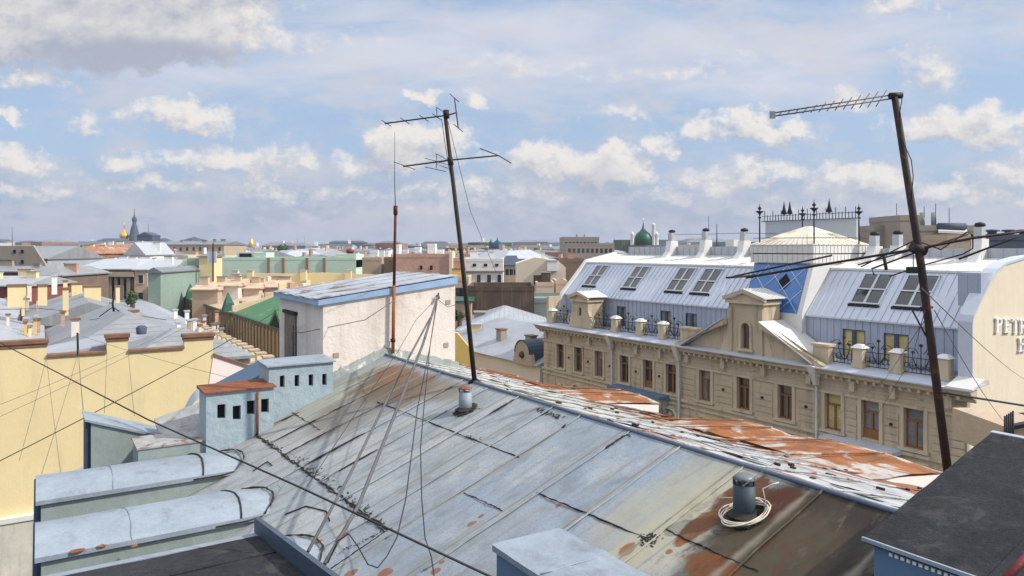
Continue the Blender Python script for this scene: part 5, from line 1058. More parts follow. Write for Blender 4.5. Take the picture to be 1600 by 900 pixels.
def house(name, lab, fr, a0, a1, b0, b1, zt, wall, roof, rt='hip', rise=2.0, chim=2, group=None, win=0, rows=1, cat='building', cm=None, face='q', eave=.35, frames=True, winh=1.5, chh=1.2):
    t = thing(name, lab, cat, fr, ((a0 + a1) / 2, (b0 + b1) / 2, -CZ), group)
    MB().box(a0, a1, b0, b1, -CZ, zt).part('wall', M[wall], t)
    e = eave; m_ = MB(); cx, cy = (a0 + a1) / 2, (b0 + b1) / 2; W_, D_ = a1 - a0, b1 - b0
    if rt == 'flat':
        m_.box(a0 - .05, a1 + .05, b0 - .05, b0 + .3, zt, zt + .7); m_.box(a0 - .05, a1 + .05, b1 - .3, b1 + .05, zt, zt + .7); m_.box(a0 - .05, a0 + .3, b0 + .3, b1 - .3, zt, zt + .7); m_.box(a1 - .3, a1 + .05, b0 + .3, b1 - .3, zt, zt + .7); m_.part('parapet', M[wall], t); MB().box(a0 + .3, a1 - .3, b0 + .3, b1 - .3, zt, zt + .12).part('roof', M[roof], t); zr = lambda a, b: zt
    else:
        if rt == 'hip': k = min(W_, D_) / 2 * .96; rd = [(a0 + k, b0 + k), (a1 - k, b0 + k), (a1 - k, b1 - k), (a0 + k, b1 - k)]
        elif rt == 'gx': rd = [(a0 - e, cy - .05), (a1 + e, cy - .05), (a1 + e, cy + .05), (a0 - e, cy + .05)]       # ridge along a
        elif rt == 'gy': rd = [(cx - .05, b0 - e), (cx + .05, b0 - e), (cx + .05, b1 + e), (cx - .05, b1 + e)]
        elif rt == 'mono': rd = [(a0 - e, b1 - .1), (a1 + e, b1 - .1), (a1 + e, b1 + e), (a0 - e, b1 + e)]
        elif rt == 'trap': rd = [(a0 + W_ * .18, b0 + D_ * .25), (a1 - W_ * .18, b0 + D_ * .25), (a1 - W_ * .18, b1 - D_ * .25), (a0 + W_ * .18, b1 - D_ * .25)]
        ev = [(a0 - e, b0 - e, zt + .0), (a1 + e, b0 - e, zt), (a1 + e, b1 + e, zt), (a0 - e, b1 + e, zt)]
        m_.box(a0 - e, a1 + e, b0 - e, b1 + e, zt - .18, zt); m_.hexa([(x, y, zt + .002) for x, y, _ in ev], [(x, y, zt + rise) for x, y in rd]); m_.part('roof', M[roof], t)
    r2 = random.Random(int(a0 * 13 + b0 * 7))
    for k in range(chim):
        ca = a0 + W_ * (.12 + .76 * (k + r2.uniform(.2, .8)) / max(1, chim)); cb_ = b0 + D_ * r2.uniform(.3, .65); w_ = r2.uniform(.4, 1.1); h_ = zt + rise * .75 + r2.uniform(.5, chh)
        c_ = MB().box(ca - w_, ca + w_, cb_ - .35, cb_ + .35, zt - .1, h_).part('chimney', M[cm or r2.choice(['yellow', 'white', 'brick', 'pink', 'tan', 'yellow2'])], t)
        MB().box(ca - w_ - .08, ca + w_ + .08, cb_ - .43, cb_ + .43, h_, h_ + .12).part('chimney_cap', M[r2.choice(['capbrown', 'zinc', 'greyroof3'])], c_)
    if win:
        if face == 'q': windows(t, fr, 'q', b0, a0 + .5, a1 - .5, zt, win, rows, frames=frames, h=winh)
        else: windows(t, fr, 's', a1, b0 + .5, b1 - .5, zt, win, rows, frames=frames, h=winh)
    return t
def blk(lab, x0, x1, py, Y, depth, wall, roof, rt='flat', rise=1.5, name='city_house', **k):
    return house(name, lab, WF, (x0 - 800) / FP * Y, (x1 - 800) / FP * Y, Y, Y + depth, -(py - HZ) / FP * Y - (.7 if rt == 'flat' else 0), wall, roof, rt, rise, **k)
def chm(par, x0, x1, py0, py1, Y, m='yellow', cap='capbrown', d=1.0):
    fr = FRM[par]; a, b = P(x0, py0, Y), P(x1, py1, Y); w = (b.x - a.x) / 2; c = loc(fr, Vector(((a.x + b.x) / 2, Y, 0)))
    if fr is WF: wu, wv = w, d / 2
    else: wu, wv = w * .72, w * .72
    c_ = MB().box(c.x - wu, c.x + wu, c.y - wv, c.y + wv, b.z - .9, a.z).part('chimney', M[m], par); MB().box(c.x - wu - .1, c.x + wu + .1, c.y - wv - .1, c.y + wv + .1, a.z, a.z + .18).part('chimney_cap', M[cap], c_); return c_

# grey sheet roofs right behind the yellow wall
h1 = house('low_roofed_house', 'pale sheet roof with two broad yellow chimneys behind the yellow wall', RF, -86, -53, -26, -7.6, -8.0, 'offwhite', 'greyroof2', 'gx', 2.5, chim=0)
chm(h1, 10, 43, 447, 465, 73); chm(h1, 58, 75, 447, 463, 73)
h2 = house('low_roofed_house', 'grey hip roofed house with small yellow chimney behind the middle of the yellow wall', RF, -86, -60, -7.2, 4.6, -8.6, 'offwhite', 'greyroof', 'hip', 3.0, chim=0)
chm(h2, 201, 217, 487, 508, 68, 'yellow'); chm(h2, 110, 125, 500, 521, 62.5, 'pink'); chm(h2, 97, 108, 452, 479, 76, 'yellow')
h3 = house('low_roofed_house', 'low pyramid roofed house nearest the yellow wall, streaked with rust', RF, -60, -51.9, -3.0, 5.4, -7.9, 'offwhite', 'greyroof', 'hip', 1.9, chim=0)
h3b = house('low_roofed_house', 'lean grey roofed annex seen over the wall left of its middle cap', RF, -57, -52, -7.4, -3.6, -7.0, 'greygreen', 'greyroof2', 'mono', .6, chim=0)

for x, y, Yk in ((275, 505, 76), (300, 500, 80), (288, 487, 90), (318, 520, 72), (270, 485, 98)): chm(pb, x, x + 8, y, y + 8, Yk, 'white', 'zinc')
h5 = house('low_roofed_house', 'grey roof with yellow firewall piece in front of the brown palace', RF, -118, -90, -9, 3, -8.2, 'offwhite', 'greyroof', 'gx', 2.2, chim=0)
chm(h5, 98, 106, 440, 458, 96, 'yellow'); chm(h5, 128, 160, 448, 470, 92, 'yellow'); chm(h5, 180, 188, 448, 462, 92, 'yellow'); chm(h5, 110, 130, 444, 456, 98, 'yellow')
h6 = house('low_roofed_house', 'wide pale roof below the red brown wall at the far left edge', RF, -120, -90, -34, -10, -7.4, 'white', 'greyroof2', 'gx', 2.2, chim=0)
chm(h6, 42, 50, 445, 460, 94, 'pink', 'zinc'); chm(h6, 80, 90, 432, 450, 104, 'white', 'zinc')
r6 = random.Random(11)
for hh, x0, x1, ya, yb, Ya, Yb in ((h1, -10, 95, 495, 515, 64, 70), (h2, 130, 320, 500, 530, 64, 72), (h5, 108, 186, 470, 485, 88, 96), (h6, 5, 95, 470, 482, 88, 96), (pb, 285, 345, 490, 525, 70, 90)):
    for _ in range(9):
        x = r6.uniform(x0, x1); f = r6.random(); y = yb + (ya - yb) * f; Yk = Ya + (Yb - Ya) * f; w = r6.uniform(3, 8)
        chm(hh, x, x + w, y - r6.uniform(3, 8), y, Yk, r6.choice(['yellow', 'pink', 'brick', 'tan', 'offwhite', 'yellow2']), r6.choice(['capbrown', 'greyroof3', 'zinc']), .7)
for lab, pts in (('thin rail along the ridge of the pale sheet roof on the far left', [(-20, 484, 72), (60, 482, 72), (108, 486, 72)]), ('thin rail along the hip of the middle grey roof', [(140, 500, 66), (200, 490, 70), (260, 500, 66)])):
    v_ = [P(*p) for p in pts]; MB().tube(v_, .03, 4).top('roof_rail', lab, 'rail', WF, M['iron'])
t = thing('roof_aerial', 'black branching aerial on the ridge of the grey hip roof left of the street', 'aerial', WF, P(178, 485, 66))
MB().tube([P(178, 487, 66), P(176, 475, 66), P(178, 462, 66)], .09, 5).part('pole', M['iron'], t); MB().tube([P(155, 495, 66), P(176, 480, 66), P(198, 494, 66)], .05, 5).part('stay', M['iron'], t)
t = thing('roof_lantern', 'small dark round skylight on the pyramid roof nearest the yellow wall', 'skylight', WF, P(221, 518, 57)); MB().lathe(P(221, 518, 57), [(.35, -.2), (.4, .3), (.25, .45), (0, .5)], 10).part('drum', M['bluegrey'], t)

# ---------------------------------------------------------------- the street side beyond the white housing
qs_ = 15.9
def sq(px): return RF.at_q(px, 500, qs_)[0]
sA_, sB_, sC_ = sq(250), sq(292), sq(362); SE_ = sq(452)
t = thing('street_house', 'brown fronted house with tall narrow windows and green roof edge beside the narrow street', 'building', RF, ((sC_ + SE_) / 2, 15, -CZ))
MB().box(sC_, SE_, qs_, 32, -CZ, -9.50).part('wall', M['brown'], t); MB().box(sC_ - .1, SE_, qs_ - .3, qs_ + .3, -9.50, -9.25).part('cornice', M['dgreen'], t)
MB().hexa([(sC_, qs_ + .3, -9.48), (SE_, qs_ + .3, -9.48), (SE_, 32, -9.48), (sC_, 32, -9.48)], [(sC_, qs_ + .3, -9.40), (SE_, qs_ + .3, -9.40), (SE_, 25, -6.10), (sC_, 25, -6.10)]).part('roof', M['greenroof'], t)
n = 34
for k in range(n):
    s_ = sC_ + (SE_ - 1 - sC_) * (k + .5) / n
    for z0_, z1_ in ((-10.00, -12.70), (-13.50, -16.30)): MB().box(s_ - .42, s_ + .42, qs_ - .04, qs_ - .003, z1_, z0_).part('window', M['glass'], t)
    if k % 2: MB().box(s_ + (SE_ - 1 - sC_) / n / 2 - .16, s_ + (SE_ - 1 - sC_) / n / 2 + .16, qs_ - .14, qs_, -17.10, -9.50).part('pilaster', M['taupe'], t)
sg = sq(432); m_ = MB(); zg = -9.20        # green gabled lucarne and yellow chimney
m_.prism([(qs_ + .2, -9.40), (qs_ + .2, -9.30), (qs_ + 2.2, -6.40), (qs_ + 4.4, -9.30), (qs_ + 4.4, -9.40)], 0, sg - .3, sg + 6) if False else None
m_.prism([(sg - 3.0, -9.30), (sg + 0.2, -7.10), (sg + 3.4, -9.30)], 1, qs_ - .2, qs_ + 7); d_ = m_.part('lucarne', M['greenroof'], t)
MB().prism([(sg - 2.2, -9.35), (sg + .2, -7.70), (sg + 2.6, -9.35)], 1, qs_ - .26, qs_ - .21).part('lucarne_opening', M['dark'], d_)
q_, z_ = RF.at_s(424, 480, sq(400)); MB().box(sq(400) - .5, sq(400) + .5, 21.2, 22.8, -9.10, -6.00).part('chimney', M['yellow'], t)
t = thing('street_house', 'clay brown house with tan cluttered roof and three dark green pointed turrets', 'building', RF, ((sA_ + sC_) / 2, 15, -CZ))
MB().box(sB_, sC_ - .02, qs_, 46, -CZ, -9.70).part('wall', M['brown'], t); MB().box(sB_, sC_ - .02, qs_ - .35, qs_, -9.70, -9.40).part('cornice', M['dgreen'], t)
MB().hexa([(sB_, qs_, -9.69), (sC_ - .02, qs_, -9.69), (sC_ - .02, 46, -9.69), (sB_, 46, -9.69)], [(sB_, qs_, -9.60), (sC_ - .02, qs_, -9.60), (sC_ - .02, 30, -7.00), (sB_, 30, -7.00)]).part('roof', M['tanroof'], t)
MB().hexa([(sC_ - .5, qs_ + .1, -10.10), (sC_ + .1, qs_ + .1, -10.10), (sC_ + .1, 30, -10.10), (sC_ - .5, 30, -10.10)], [(sC_ - .5, qs_ + .1, -8.40), (sC_ + .1, qs_ + .1, -8.40), (sC_ + .1, 30, -5.30), (sC_ - .5, 30, -5.30)]).part('fire_wall', M['peach'], t)
n = 12
for k in range(n):
    s_ = sB_ + (sC_ - sB_) * (k + .5) / n; MB().box(s_ - .5, s_ + .5, qs_ - .04, qs_ - .003, -13.10, -10.50).part('window', M['glass'], t)
for px in (292, 319, 350):
    s_ = sq(px) + .3; m_ = MB(); m_.hexa([(s_ - 1.0, qs_ - .3, -9.60), (s_ + 1.0, qs_ - .3, -9.60), (s_ + 1.0, qs_ + 1.6, -9.60), (s_ - 1.0, qs_ + 1.6, -9.60)], [(s_ - .75, qs_, -8.30), (s_ + .75, qs_, -8.30), (s_ + .75, qs_ + 1.2, -8.30), (s_ - .75, qs_ + 1.2, -8.30)]); m_.hexa([(s_ - .75, qs_, -8.30), (s_ + .75, qs_, -8.30), (s_ + .75, qs_ + 1.2, -8.30), (s_ - .75, qs_ + 1.2, -8.30)], [(s_ - .05, qs_ + .5, -6.70), (s_ + .05, qs_ + .5, -6.70), (s_ + .05, qs_ + .6, -6.70), (s_ - .05, qs_ + .6, -6.70)]); m_.part('turret', M['dgreen'], t)
r2 = random.Random(5)
for k in range(26):
    s_ = r2.uniform(sB_ + 1, sC_ - 1); q_ = r2.uniform(18, 32); z_ = -9.60 + min(1, (q_ - qs_) / 14.3) * 2.6; w_ = r2.uniform(.3, 1.0); MB().box(s_ - w_, s_ + w_, q_, q_ + r2.uniform(.5, 1.2), z_ - .3, z_ + r2.uniform(.6, 1.7)).part('chimney', M[r2.choice(['peach', 'tan', 'pink', 'yellow', 'brick'])], t)
t = thing('street_house', 'plain grey brown house at the far end of the narrow street', 'building', RF, ((sA_ + sB_) / 2, 15, -CZ))
MB().box(sA_ - 6, sB_ - .02, qs_, 40, -CZ, -9.40).part('wall', M['taupe'], t); MB().hexa([(sA_ - 6, qs_ - .2, -9.39), (sB_ - .02, qs_ - .2, -9.39), (sB_ - .02, 40, -9.39), (sA_ - 6, 40, -9.39)], [(sA_ - 6, qs_ - .2, -9.30), (sB_ - .02, qs_ - .2, -9.30), (sB_ - .02, 30, -7.10), (sA_ - 6, 30, -7.10)]).part('roof', M['greyroof3'], t)
def poly(name, lab, pts, Y, th, m, cat='wall', capm=None):
    v_ = [P(x, y, Y) for x, y in pts]; p2 = [(p.x, p.z) for p in v_]
    cx = sum(p[0] for p in p2) / len(p2)
    t = thing(name, lab, cat, WF, (cx, Y, -CZ)); MB().prism(p2, 1, Y, Y + th).part('wall', M[m], t)
    if capm:
        n_, pts2 = capm; mb = MB()
        for i in range(len(pts2) - 1): a, b = P(*pts2[i], Y), P(*pts2[i + 1], Y); mb.hexa([(a.x, Y - .2, a.z), (b.x, Y - .2, b.z), (b.x, Y + th + .2, b.z), (a.x, Y + th + .2, a.z)], [(a.x, Y - .2, a.z + .25), (b.x, Y - .2, b.z + .25), (b.x, Y + th + .2, b.z + .25), (a.x, Y + th + .2, a.z + .25)])
        mb.part('wall_cap', M[n_], t)
    return t
by = 388 + 1150 * CZ / 151
wv_ = poly('fire_wall', 'long yellow fire wall with wavy top in front of the mint green blocks', [(292, 458), (330, 443), (368, 431), (400, 427), (455, 428), (500, 426), (612, 430), (612, by), (292, by)], 150, .8, 'yellow')
for x in (364, 387, 470, 540): chm(wv_, x, x + 9, 423, 432, 149.6, 'yellow', 'zinc')
for k, (x0, x1, y0, m_, lab) in enumerate(((300, 340, 452, 'tan', 'tan'), (345, 372, 446, 'pink', 'rosy'), (380, 405, 450, 'peach', 'peach'), (412, 440, 448, 'tan', 'sandy'), (372, 392, 468, 'peach', 'square peach'), (322, 336, 462, 'white', 'white'))):
    blk(f'{lab} coloured little roof block among the chimneys below the yellow fire wall' + (' on the left' if k in (0,) else ''), x0, x1, y0, 124 + k * 2, 8, m_, 'tanroof', 'gx', 1.0, name='roof_block', chim=2, cm='peach')
# mint green blocks
h = blk('long mint green block with a dark slot near its raised right end', 335, 556, 402, 190, 14, 'mint', 'greyroof3', 'flat', chim=0); 
MB().box(P(372, 0, 190).x, P(392, 0, 190).x, 190 - .05, 190 - .01, P(0, 401.5, 190).z - .0, P(0, 396, 190).z).part('dark_slot', M['dark'], h) if False else None
m_ = MB().box(P(369, 0, 190).x, P(396, 0, 190).x, 191, 197, -5, P(0, 394, 190).z); q2 = m_.part('roof_house', M['mint'], h); MB().box(P(372, 0, 190).x, P(391, 0, 190).x, 190.9, 190.99, P(0, 401.5, 190).z + .0, P(0, 396, 190).z).part('dark_opening', M['dark'], q2)
MB().box(P(396, 0, 190).x, P(415, 0, 190).x, 190.2, 197, -5, P(0, 394.5, 190).z).part('raised_bay', M['mint'], h); MB().box(P(525, 0, 190).x, P(556, 0, 190).x, 190.2, 200, -5, P(0, 397, 190).z).part('raised_bay', M['mint'], h)
for x in (418, 441, 478, 505): MB().box(P(x, 0, 190).x, P(x + 4, 0, 190).x, 189.6, 189.99, -CZ, P(0, 403, 190).z).part('rust_pipe', M['brown2'], h)
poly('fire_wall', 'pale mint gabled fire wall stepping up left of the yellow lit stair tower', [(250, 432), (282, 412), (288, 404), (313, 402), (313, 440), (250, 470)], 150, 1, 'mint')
h = blk('yellow lit stair tower beside a pale blue advert panel between mint walls', 311, 332, 400, 148, 5, 'yellow', 'greyroof3', 'mono', .5, chim=0, name='stair_tower')
t = thing('roof_panel', 'pale blue upright panel on a tall black post above the yellow stair tower', 'panel', WF, P(329, 410, 146)); MB().box(P(324, 0, 146).x, P(338, 0, 146).x, 146, 146.3, P(0, 411, 146).z, P(0, 393, 146).z).part('board', M['zincslope'], t); MB().tube([P(333, 440, 146), P(333, 380, 146)], .15, 5).part('post', M['iron'], t)
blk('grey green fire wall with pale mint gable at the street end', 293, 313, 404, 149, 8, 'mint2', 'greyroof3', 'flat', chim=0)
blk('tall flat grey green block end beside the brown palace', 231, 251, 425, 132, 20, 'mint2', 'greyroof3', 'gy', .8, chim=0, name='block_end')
# brown palace on the left with cornice and white roof
h = blk('brown classical palace with columned front and pale roof near the left edge', 118, 210, 420, 140, 26, 'brown', 'zinc', 'trap', 1.8, name='palace', chim=6, cm='white')
z_ = -(420 - HZ) / FP * 140; x0, x1 = P(118, 0, 140).x, P(210, 0, 140).x
MB().box(x0 - .6, x1 + .2, 139.2, 140, z_ - 1.5, z_ - .6).part('cornice', M['tan'], h)
for k in range(9): x = x0 + 1 + (x1 - x0 - 2) * k / 8; MB().box(x - .3, x + .3, 139.55, 139.99, z_ - 7.5, z_ - 1.5).part('pilaster', M['taupe'], h)
for k in range(8):
    x = x0 + 1 + (x1 - x0 - 2) * (k + .5) / 8
    MB().box(x - .35, x + .35, 139.9, 139.97, z_ - 1.2, z_ - .15).part('window', M['glass'], h) if False else None
    MB().box(x - .42, x + .42, 139.9, 139.97, z_ - 4.2, z_ - 2).part('window', M['dark'], h); MB().box(x - .42, x + .42, 139.9, 139.97, z_ - 7.4, z_ - 5.2).part('window', M['dark'], h)
h = blk('sunlit ochre corner of the palace with three windows', 210, 230, 421, 139.5, 24, 'peach', 'zinc', 'trap', 1.6, name='palace', chim=1, win=1, rows=4, cm='white')
blk('flat brown block with rust brown roof rim left of the palace', 88, 146, 396, 178, 22, 'brown2', 'rustroof', 'trap', 1.6, chim=3, win=5, rows=2, cm='yellow', frames=False)
blk('big grey gabled house at the far left with four dark vents', -40, 74, 404, 150, 20, 'zinc', 'greyroof', 'gx', 2.6, name='gabled_house', chim=0)
MB_ = poly('gable_wall', 'grey trapezoid gable wall with four small dark vents at the far left edge', [(-40, 384), (52, 384), (75, 420), (75, 600), (-40, 600)], 147, .6, 'taupe', cat='wall')
for x, y in ((23, 393), (35, 393), (22, 409), (35, 409)): a = P(x, y, 147); MB().box(a.x - .25, a.x + .25, 146.9, 146.99, a.z - .35, a.z + .35).part('vent', M['dark'], MB_)
blk('low red brown wall under the grey gable at the far left', -60, 76, 424, 128, 3, 'redbrown', 'greyroof', 'gx', .9, chim=3, name='low_house', cm='taupe')
blk('second grey roofed low house in front of the red brown wall', -60, 40, 446, 108, 12, 'redbrown', 'greyroof2', 'gx', 1.2, chim=3, name='low_house', cm='yellow')
blk('grey roofed house left of the palace foot', 52, 96, 430, 120, 14, 'brown', 'greyroof', 'hip', 1.3, chim=2, name='low_house', cm='brick')
# behind: long pale blocks
blk('long pale blue grey block with a line of small dark windows under the cathedral', 122, 218, 377, 330, 30, 'zinc', 'zinc', 'flat', chim=0, win=14, rows=1, frames=False, winh=2)
blk('mint green low block under the pale blue grey one', 128, 198, 390, 235, 20, 'mint', 'rustroof', 'gx', 2, chim=5, cm='white')
blk('white gabled house with pale roof right of the mint block', 196, 226, 398, 190, 16, 'white', 'zinc', 'gy', 3.2, chim=4, cm='white', win=2, frames=False)
blk('olive brown long block behind the mint green walls', 245, 350, 382, 300, 25, 'tan', 'greyroof3', 'gx', 1.5, chim=6, cm='taupe', win=10, frames=False)
blk('slate blue large hall below the dark spires', 214, 238, 368, 520, 12, 'bluegrey', 'bluegrey', 'gy', 2.5, name='hall', chim=0)
blk('slate blue flat roofed palace with low pyramid left of the golden spire', 272, 316, 379, 560, 22, 'bluegrey', 'bluegrey', 'hip', 4.5, name='hall', chim=0)
blk('slate blue roof right of the dark spires', 240, 260, 378, 560, 14, 'bluegrey', 'bluegrey', 'hip', 3, name='hall', chim=0)
# middle: brick, white, dome
h = blk('red brick fire wall building with two tiny windows behind the thin rusty mast', 618, 702, 397, 148, 16, 'brick', 'greyroof', 'flat', name='brick_house', chim=0)
for x in (658, 674): a = P(x, 418, 148); MB().box(a.x - .25, a.x + .25, 147.9, 147.99, a.z - .4, a.z + .4).part('window', M['dark'], h)
MB().box(P(702, 0, 148).x, P(707, 0, 148).x, 147.6, 155, -CZ, P(0, 393, 148).z).part('corner_pier', M['cream'], h)
blk('smaller red brick wall right of the cream pier', 707, 722, 403, 150, 12, 'brick', 'greyroof', 'flat', name='brick_house', chim=0)
blk('dark olive narrow block left of the brick wall', 600, 618, 402, 151, 14, 'brown', 'greyroof3', 'flat', chim=0)
blk('olive brown flat block right of the mint green block', 566, 596, 402, 158, 14, 'tan', 'greyroof3', 'flat', chim=1, cm='white')
for k, (x0, x1, y) in enumerate(((578, 590, 391), (601, 607, 392), (619, 624, 382), (648, 656, 386), (668, 680, 381), (683, 692, 390))):
    blk(f'small white roof cube above the brick wall, number {"one two three four five six".split()[k]} from the left' if False else ['small white roof cube left of the rusty mast', 'narrow white roof cube just left of the rusty mast', 'tall white roof cube behind the rusty mast', 'little white roof cube above the two tiny brick windows', 'largest white roof cube above the brick wall', 'low white roof cube above the right end of the brick wall'][k], x0, x1, y, 200 + k * 4, 4, 'white', 'zincwhite', 'flat', name='roof_cube', chim=0)
h = blk('white house with arched attic openings and tall windows right of the leaning mast', 724, 786, 404, 172, 14, 'white', 'zinc', 'flat', name='white_house', chim=2, cm='white'); a0_, a1_ = P(724, 0, 172).x, P(786, 0, 172).x
for k in range(3): x = a0_ + 2.6 + k * 2.6; MB().box(x - .4, x + .4, 171.9, 171.98, -4.2, -3.6).part('window', M['dark'], h)
for k in range(4): x = a0_ + 1.2 + k * 2.4; MB().box(x - .42, x + .42, 171.9, 171.98, -7.9, -6.2).part('window', M['glass'], h)
MB().box(a0_ - .2, a1_ + .2, 171.6, 172, -5.5, -5.2).part('string_course', M['taupe'], h)
blk('grey blue mansarded house beside the white house', 786, 812, 414, 190, 14, 'tan', 'bluegrey', 'trap', 2.4, chim=2, win=3, rows=1, frames=False)
h = poly('gable_house', 'large pale beige blank gable between the white house and the hotel', [(806, 470), (806, 412), (836, 402), (872, 407), (884, 418), (884, 470)], 142, 12, 'cream', cat='building')
chm(h, 846, 851, 393, 404, 143, 'white', 'zinc'); chm(h, 855, 871, 408, 416, 141.5, 'white', 'zinc')
blk('peach box house with rust base beside the hotel gable', 868, 886, 438, 128, 8, 'peach', 'greyroof2', 'flat', chim=0, name='roof_block'); blk('tan low block with pipes below the pale beige gable', 838, 866, 441, 126, 8, 'peach', 'greyroof', 'flat', chim=2, name='roof_block', cm='dbrick')
blk('grey rendered wall beside the sooty brick wall', 834, 892, 466, 112, 14, 'greygreen', 'greyroof', 'flat', chim=0, name='grey_wall_house')
h = blk('sooty dark brick fire wall stained with brown streaks beyond the antenna mast', 731, 835, 447, 108, 12, 'dbrick', 'greyroof2', 'flat', name='sooty_house', chim=0)
blk('orange brick stub wall at the left of the sooty wall', 708, 736, 470, 104, 3, 'brick', 'dgreen', 'mono', .4, name='brick_stub', chim=0)
blk('pale house corner in the gap between white housing and leaning mast', 708, 732, 432, 118, 8, 'peach', 'zinc', 'flat', chim=1, win=2, rows=2, frames=False, cm='yellow2')
h = blk('taupe block with a row of dark windows behind the hotel gable', 880, 936, 370, 262, 20, 'taupe', 'greyroof3', 'flat', name='dark_block', chim=0, win=9, rows=1, frames=False, winh=3)
blk('long low taupe block just before the windowed one', 884, 960, 380, 250, 10, 'taupe', 'greyroof3', 'flat', name='dark_block', chim=0, win=10, rows=1, frames=False)
blk('brown flat house touching the hotel gable', 876, 912, 404, 150, 12, 'brown', 'rustroof', 'flat', chim=1, name='dark_block', cm='brick')
# pale roofs between the white housing and the hotel
nb = thing('neighbour_house', 'low neighbour house with pale sheet roof adjoining the left end of the hotel', 'building', HF, (-9, 6, -CZ))
MB().box(-24, -.7, 0, 14, -CZ, -11.6).part('wall', M['cream'], nb); MB().hexa([(-24.2, -.4, -11.6), (-.65, -.4, -11.6), (-.65, 14, -11.6), (-24.2, 14, -11.6)], [(-19, 6.5, -8.6), (-.65, 6.5, -8.6), (-.65, 7.5, -8.6), (-19, 7.5, -8.6)]).part('roof', M['greyroof2'], nb)
s_, z_ = HF.at_q(818, 560, -.3)
m_ = MB(); w_ = 1.35; arc = [(s_ + w_ * math.cos(a), -10.6 + w_ * .95 * math.sin(a)) for a in [PI * k / 10 for k in range(11)]]
m_.prism([(s_ + w_ + .4, -11.7)] + [(s_ + w_ + .1, -10.6)] + arc + [(s_ - w_ - .1, -10.6), (s_ - w_ - .4, -11.7)], 1, -.45, .0); d_ = m_.part('arched_dormer', M['tan'], nb)
m_ = MB()
for k in range(10): a, b = arc[k], arc[k + 1]; m_.hexa([(a[0], -.55, a[1]), (b[0], -.55, b[1]), (b[0], 4.5, b[1]), (a[0], 4.5, a[1])], [(a[0], -.55, a[1] + .1), (b[0], -.55, b[1] + .1), (b[0], 4.5, b[1] + .1), (a[0], 4.5, a[1] + .1)])
m_.box(s_ - w_, s_ + w_, 0, 4.4, -11.7, -10.6); m_.part('dormer_roof', M['bluegrey'], d_); MB().lathe((s_, -.46, -10.75), [(0.001, -.35), (.3, -.2), (.4, 0), (.3, .25), (0.001, .42)], 10).part('dormer_opening', M['dbrick'], d_)
for a, b in ((-5.0, 1.5), (-12.0, 2.2)): c_ = MB().box(a - .5, a + .5, b, b + .8, -11.5, -9.2).part('chimney', M['taupe'], nb); MB().box(a - .6, a + .6, b - .1, b + .9, -9.2, -9.08).part('chimney_cap', M['capbrown'], c_)
h = blk('pale blue grey hip roof with yellow chimneys behind the leaning mast foot', 716, 858, 516, 92, 17, 'cream', 'greyroof2', 'hip', 2.2, name='low_roofed_house', chim=0)
chm(h, 735, 752, 508, 518, 90, 'yellow', 'zinc'); chm(h, 795, 812, 504, 520, 95, 'yellow', 'zinc'); chm(h, 741, 758, 488, 502, 100, 'taupe', 'zinc')
poly('fire_wall', 'narrow ochre wall strip at the right edge of the white housing', [(706, 520), (714, 520), (735, 545), (735, 600), (706, 600)], 60, .6, 'yellow2')

# skyline behind the hotel on the right
def rb(lab, x0, x1, py, Y, d, wall='taupe', **k): return blk(lab, x0, x1, py, Y, d, wall, 'greyroof3', 'flat', chim=0, name='taupe_block', **k)
h = rb('wide flat taupe penthouse behind the heavy mast', 1366, 1412, 352, 96, 10); h = rb('tall taupe lift tower left of the heavy mast', 1407, 1438, 336, 92, 8)
h = rb('taupe penthouse with long terrace awning right of the heavy mast', 1436, 1530, 352, 92, 8, win=5, frames=False); Yk = 91
for x in (1441, 1459): MB().tube([P(x, 352, 94), P(x, 332, 94)], .32, 8).part('flue', M['greygreen'], h)
MB().slab([P(1466, 360, 90), P(1512, 362, 90), P(1508, 352, 95), P(1468, 352, 95)], .3).part('awning', M['zincwhite'], h); MB().tube([P(1466, 354, 91), P(1508, 354, 91)], .45, 8).part('roof_tube', M['bluegrey'], h)
rb('low slate block behind the right pavilion finial', 1305, 1366, 366, 100, 10, 'bluegrey'); rb('dark flat block at the right picture edge with round roof vents', 1534, 1640, 366, 88, 10, 'bluegrey')
for k, x in enumerate((1550, 1577, 1600)):
    t = thing('roof_vent', ['flat round roof vent, leftmost of three near the right edge', 'flat round roof vent, middle of three near the right edge', 'flat round roof vent cut by the right picture edge'][k], 'roof vent', WF, P(x, 366, 90)); MB().lathe(P(x, 366, 90), [(.5, 0), (.5, .3), (.85, .35), (.8, .55), (0, .6)], 12).part('hood', M['bluegrey'], t)
rb('tan block with yellow patches behind the hotel ridge', 1480, 1516, 366, 84, 5, 'tan', win=3, frames=False)
for k, (x, y0, y1, Yk) in enumerate(((1462, 318, 352, 92), (1401, 318, 352, 96), (1483, 325, 352, 92), (1444, 322, 340, 92))):
    MB().tube([P(x, y1, Yk), P(x, y0, Yk)], .04, 4).top('roof_rod', ['thin rod above the terrace awning', 'thin rod left of the taupe lift tower', 'thin rod at the right end of the terrace', 'thin rod above the taupe flues'][k], 'rod', WF, M['iron'])

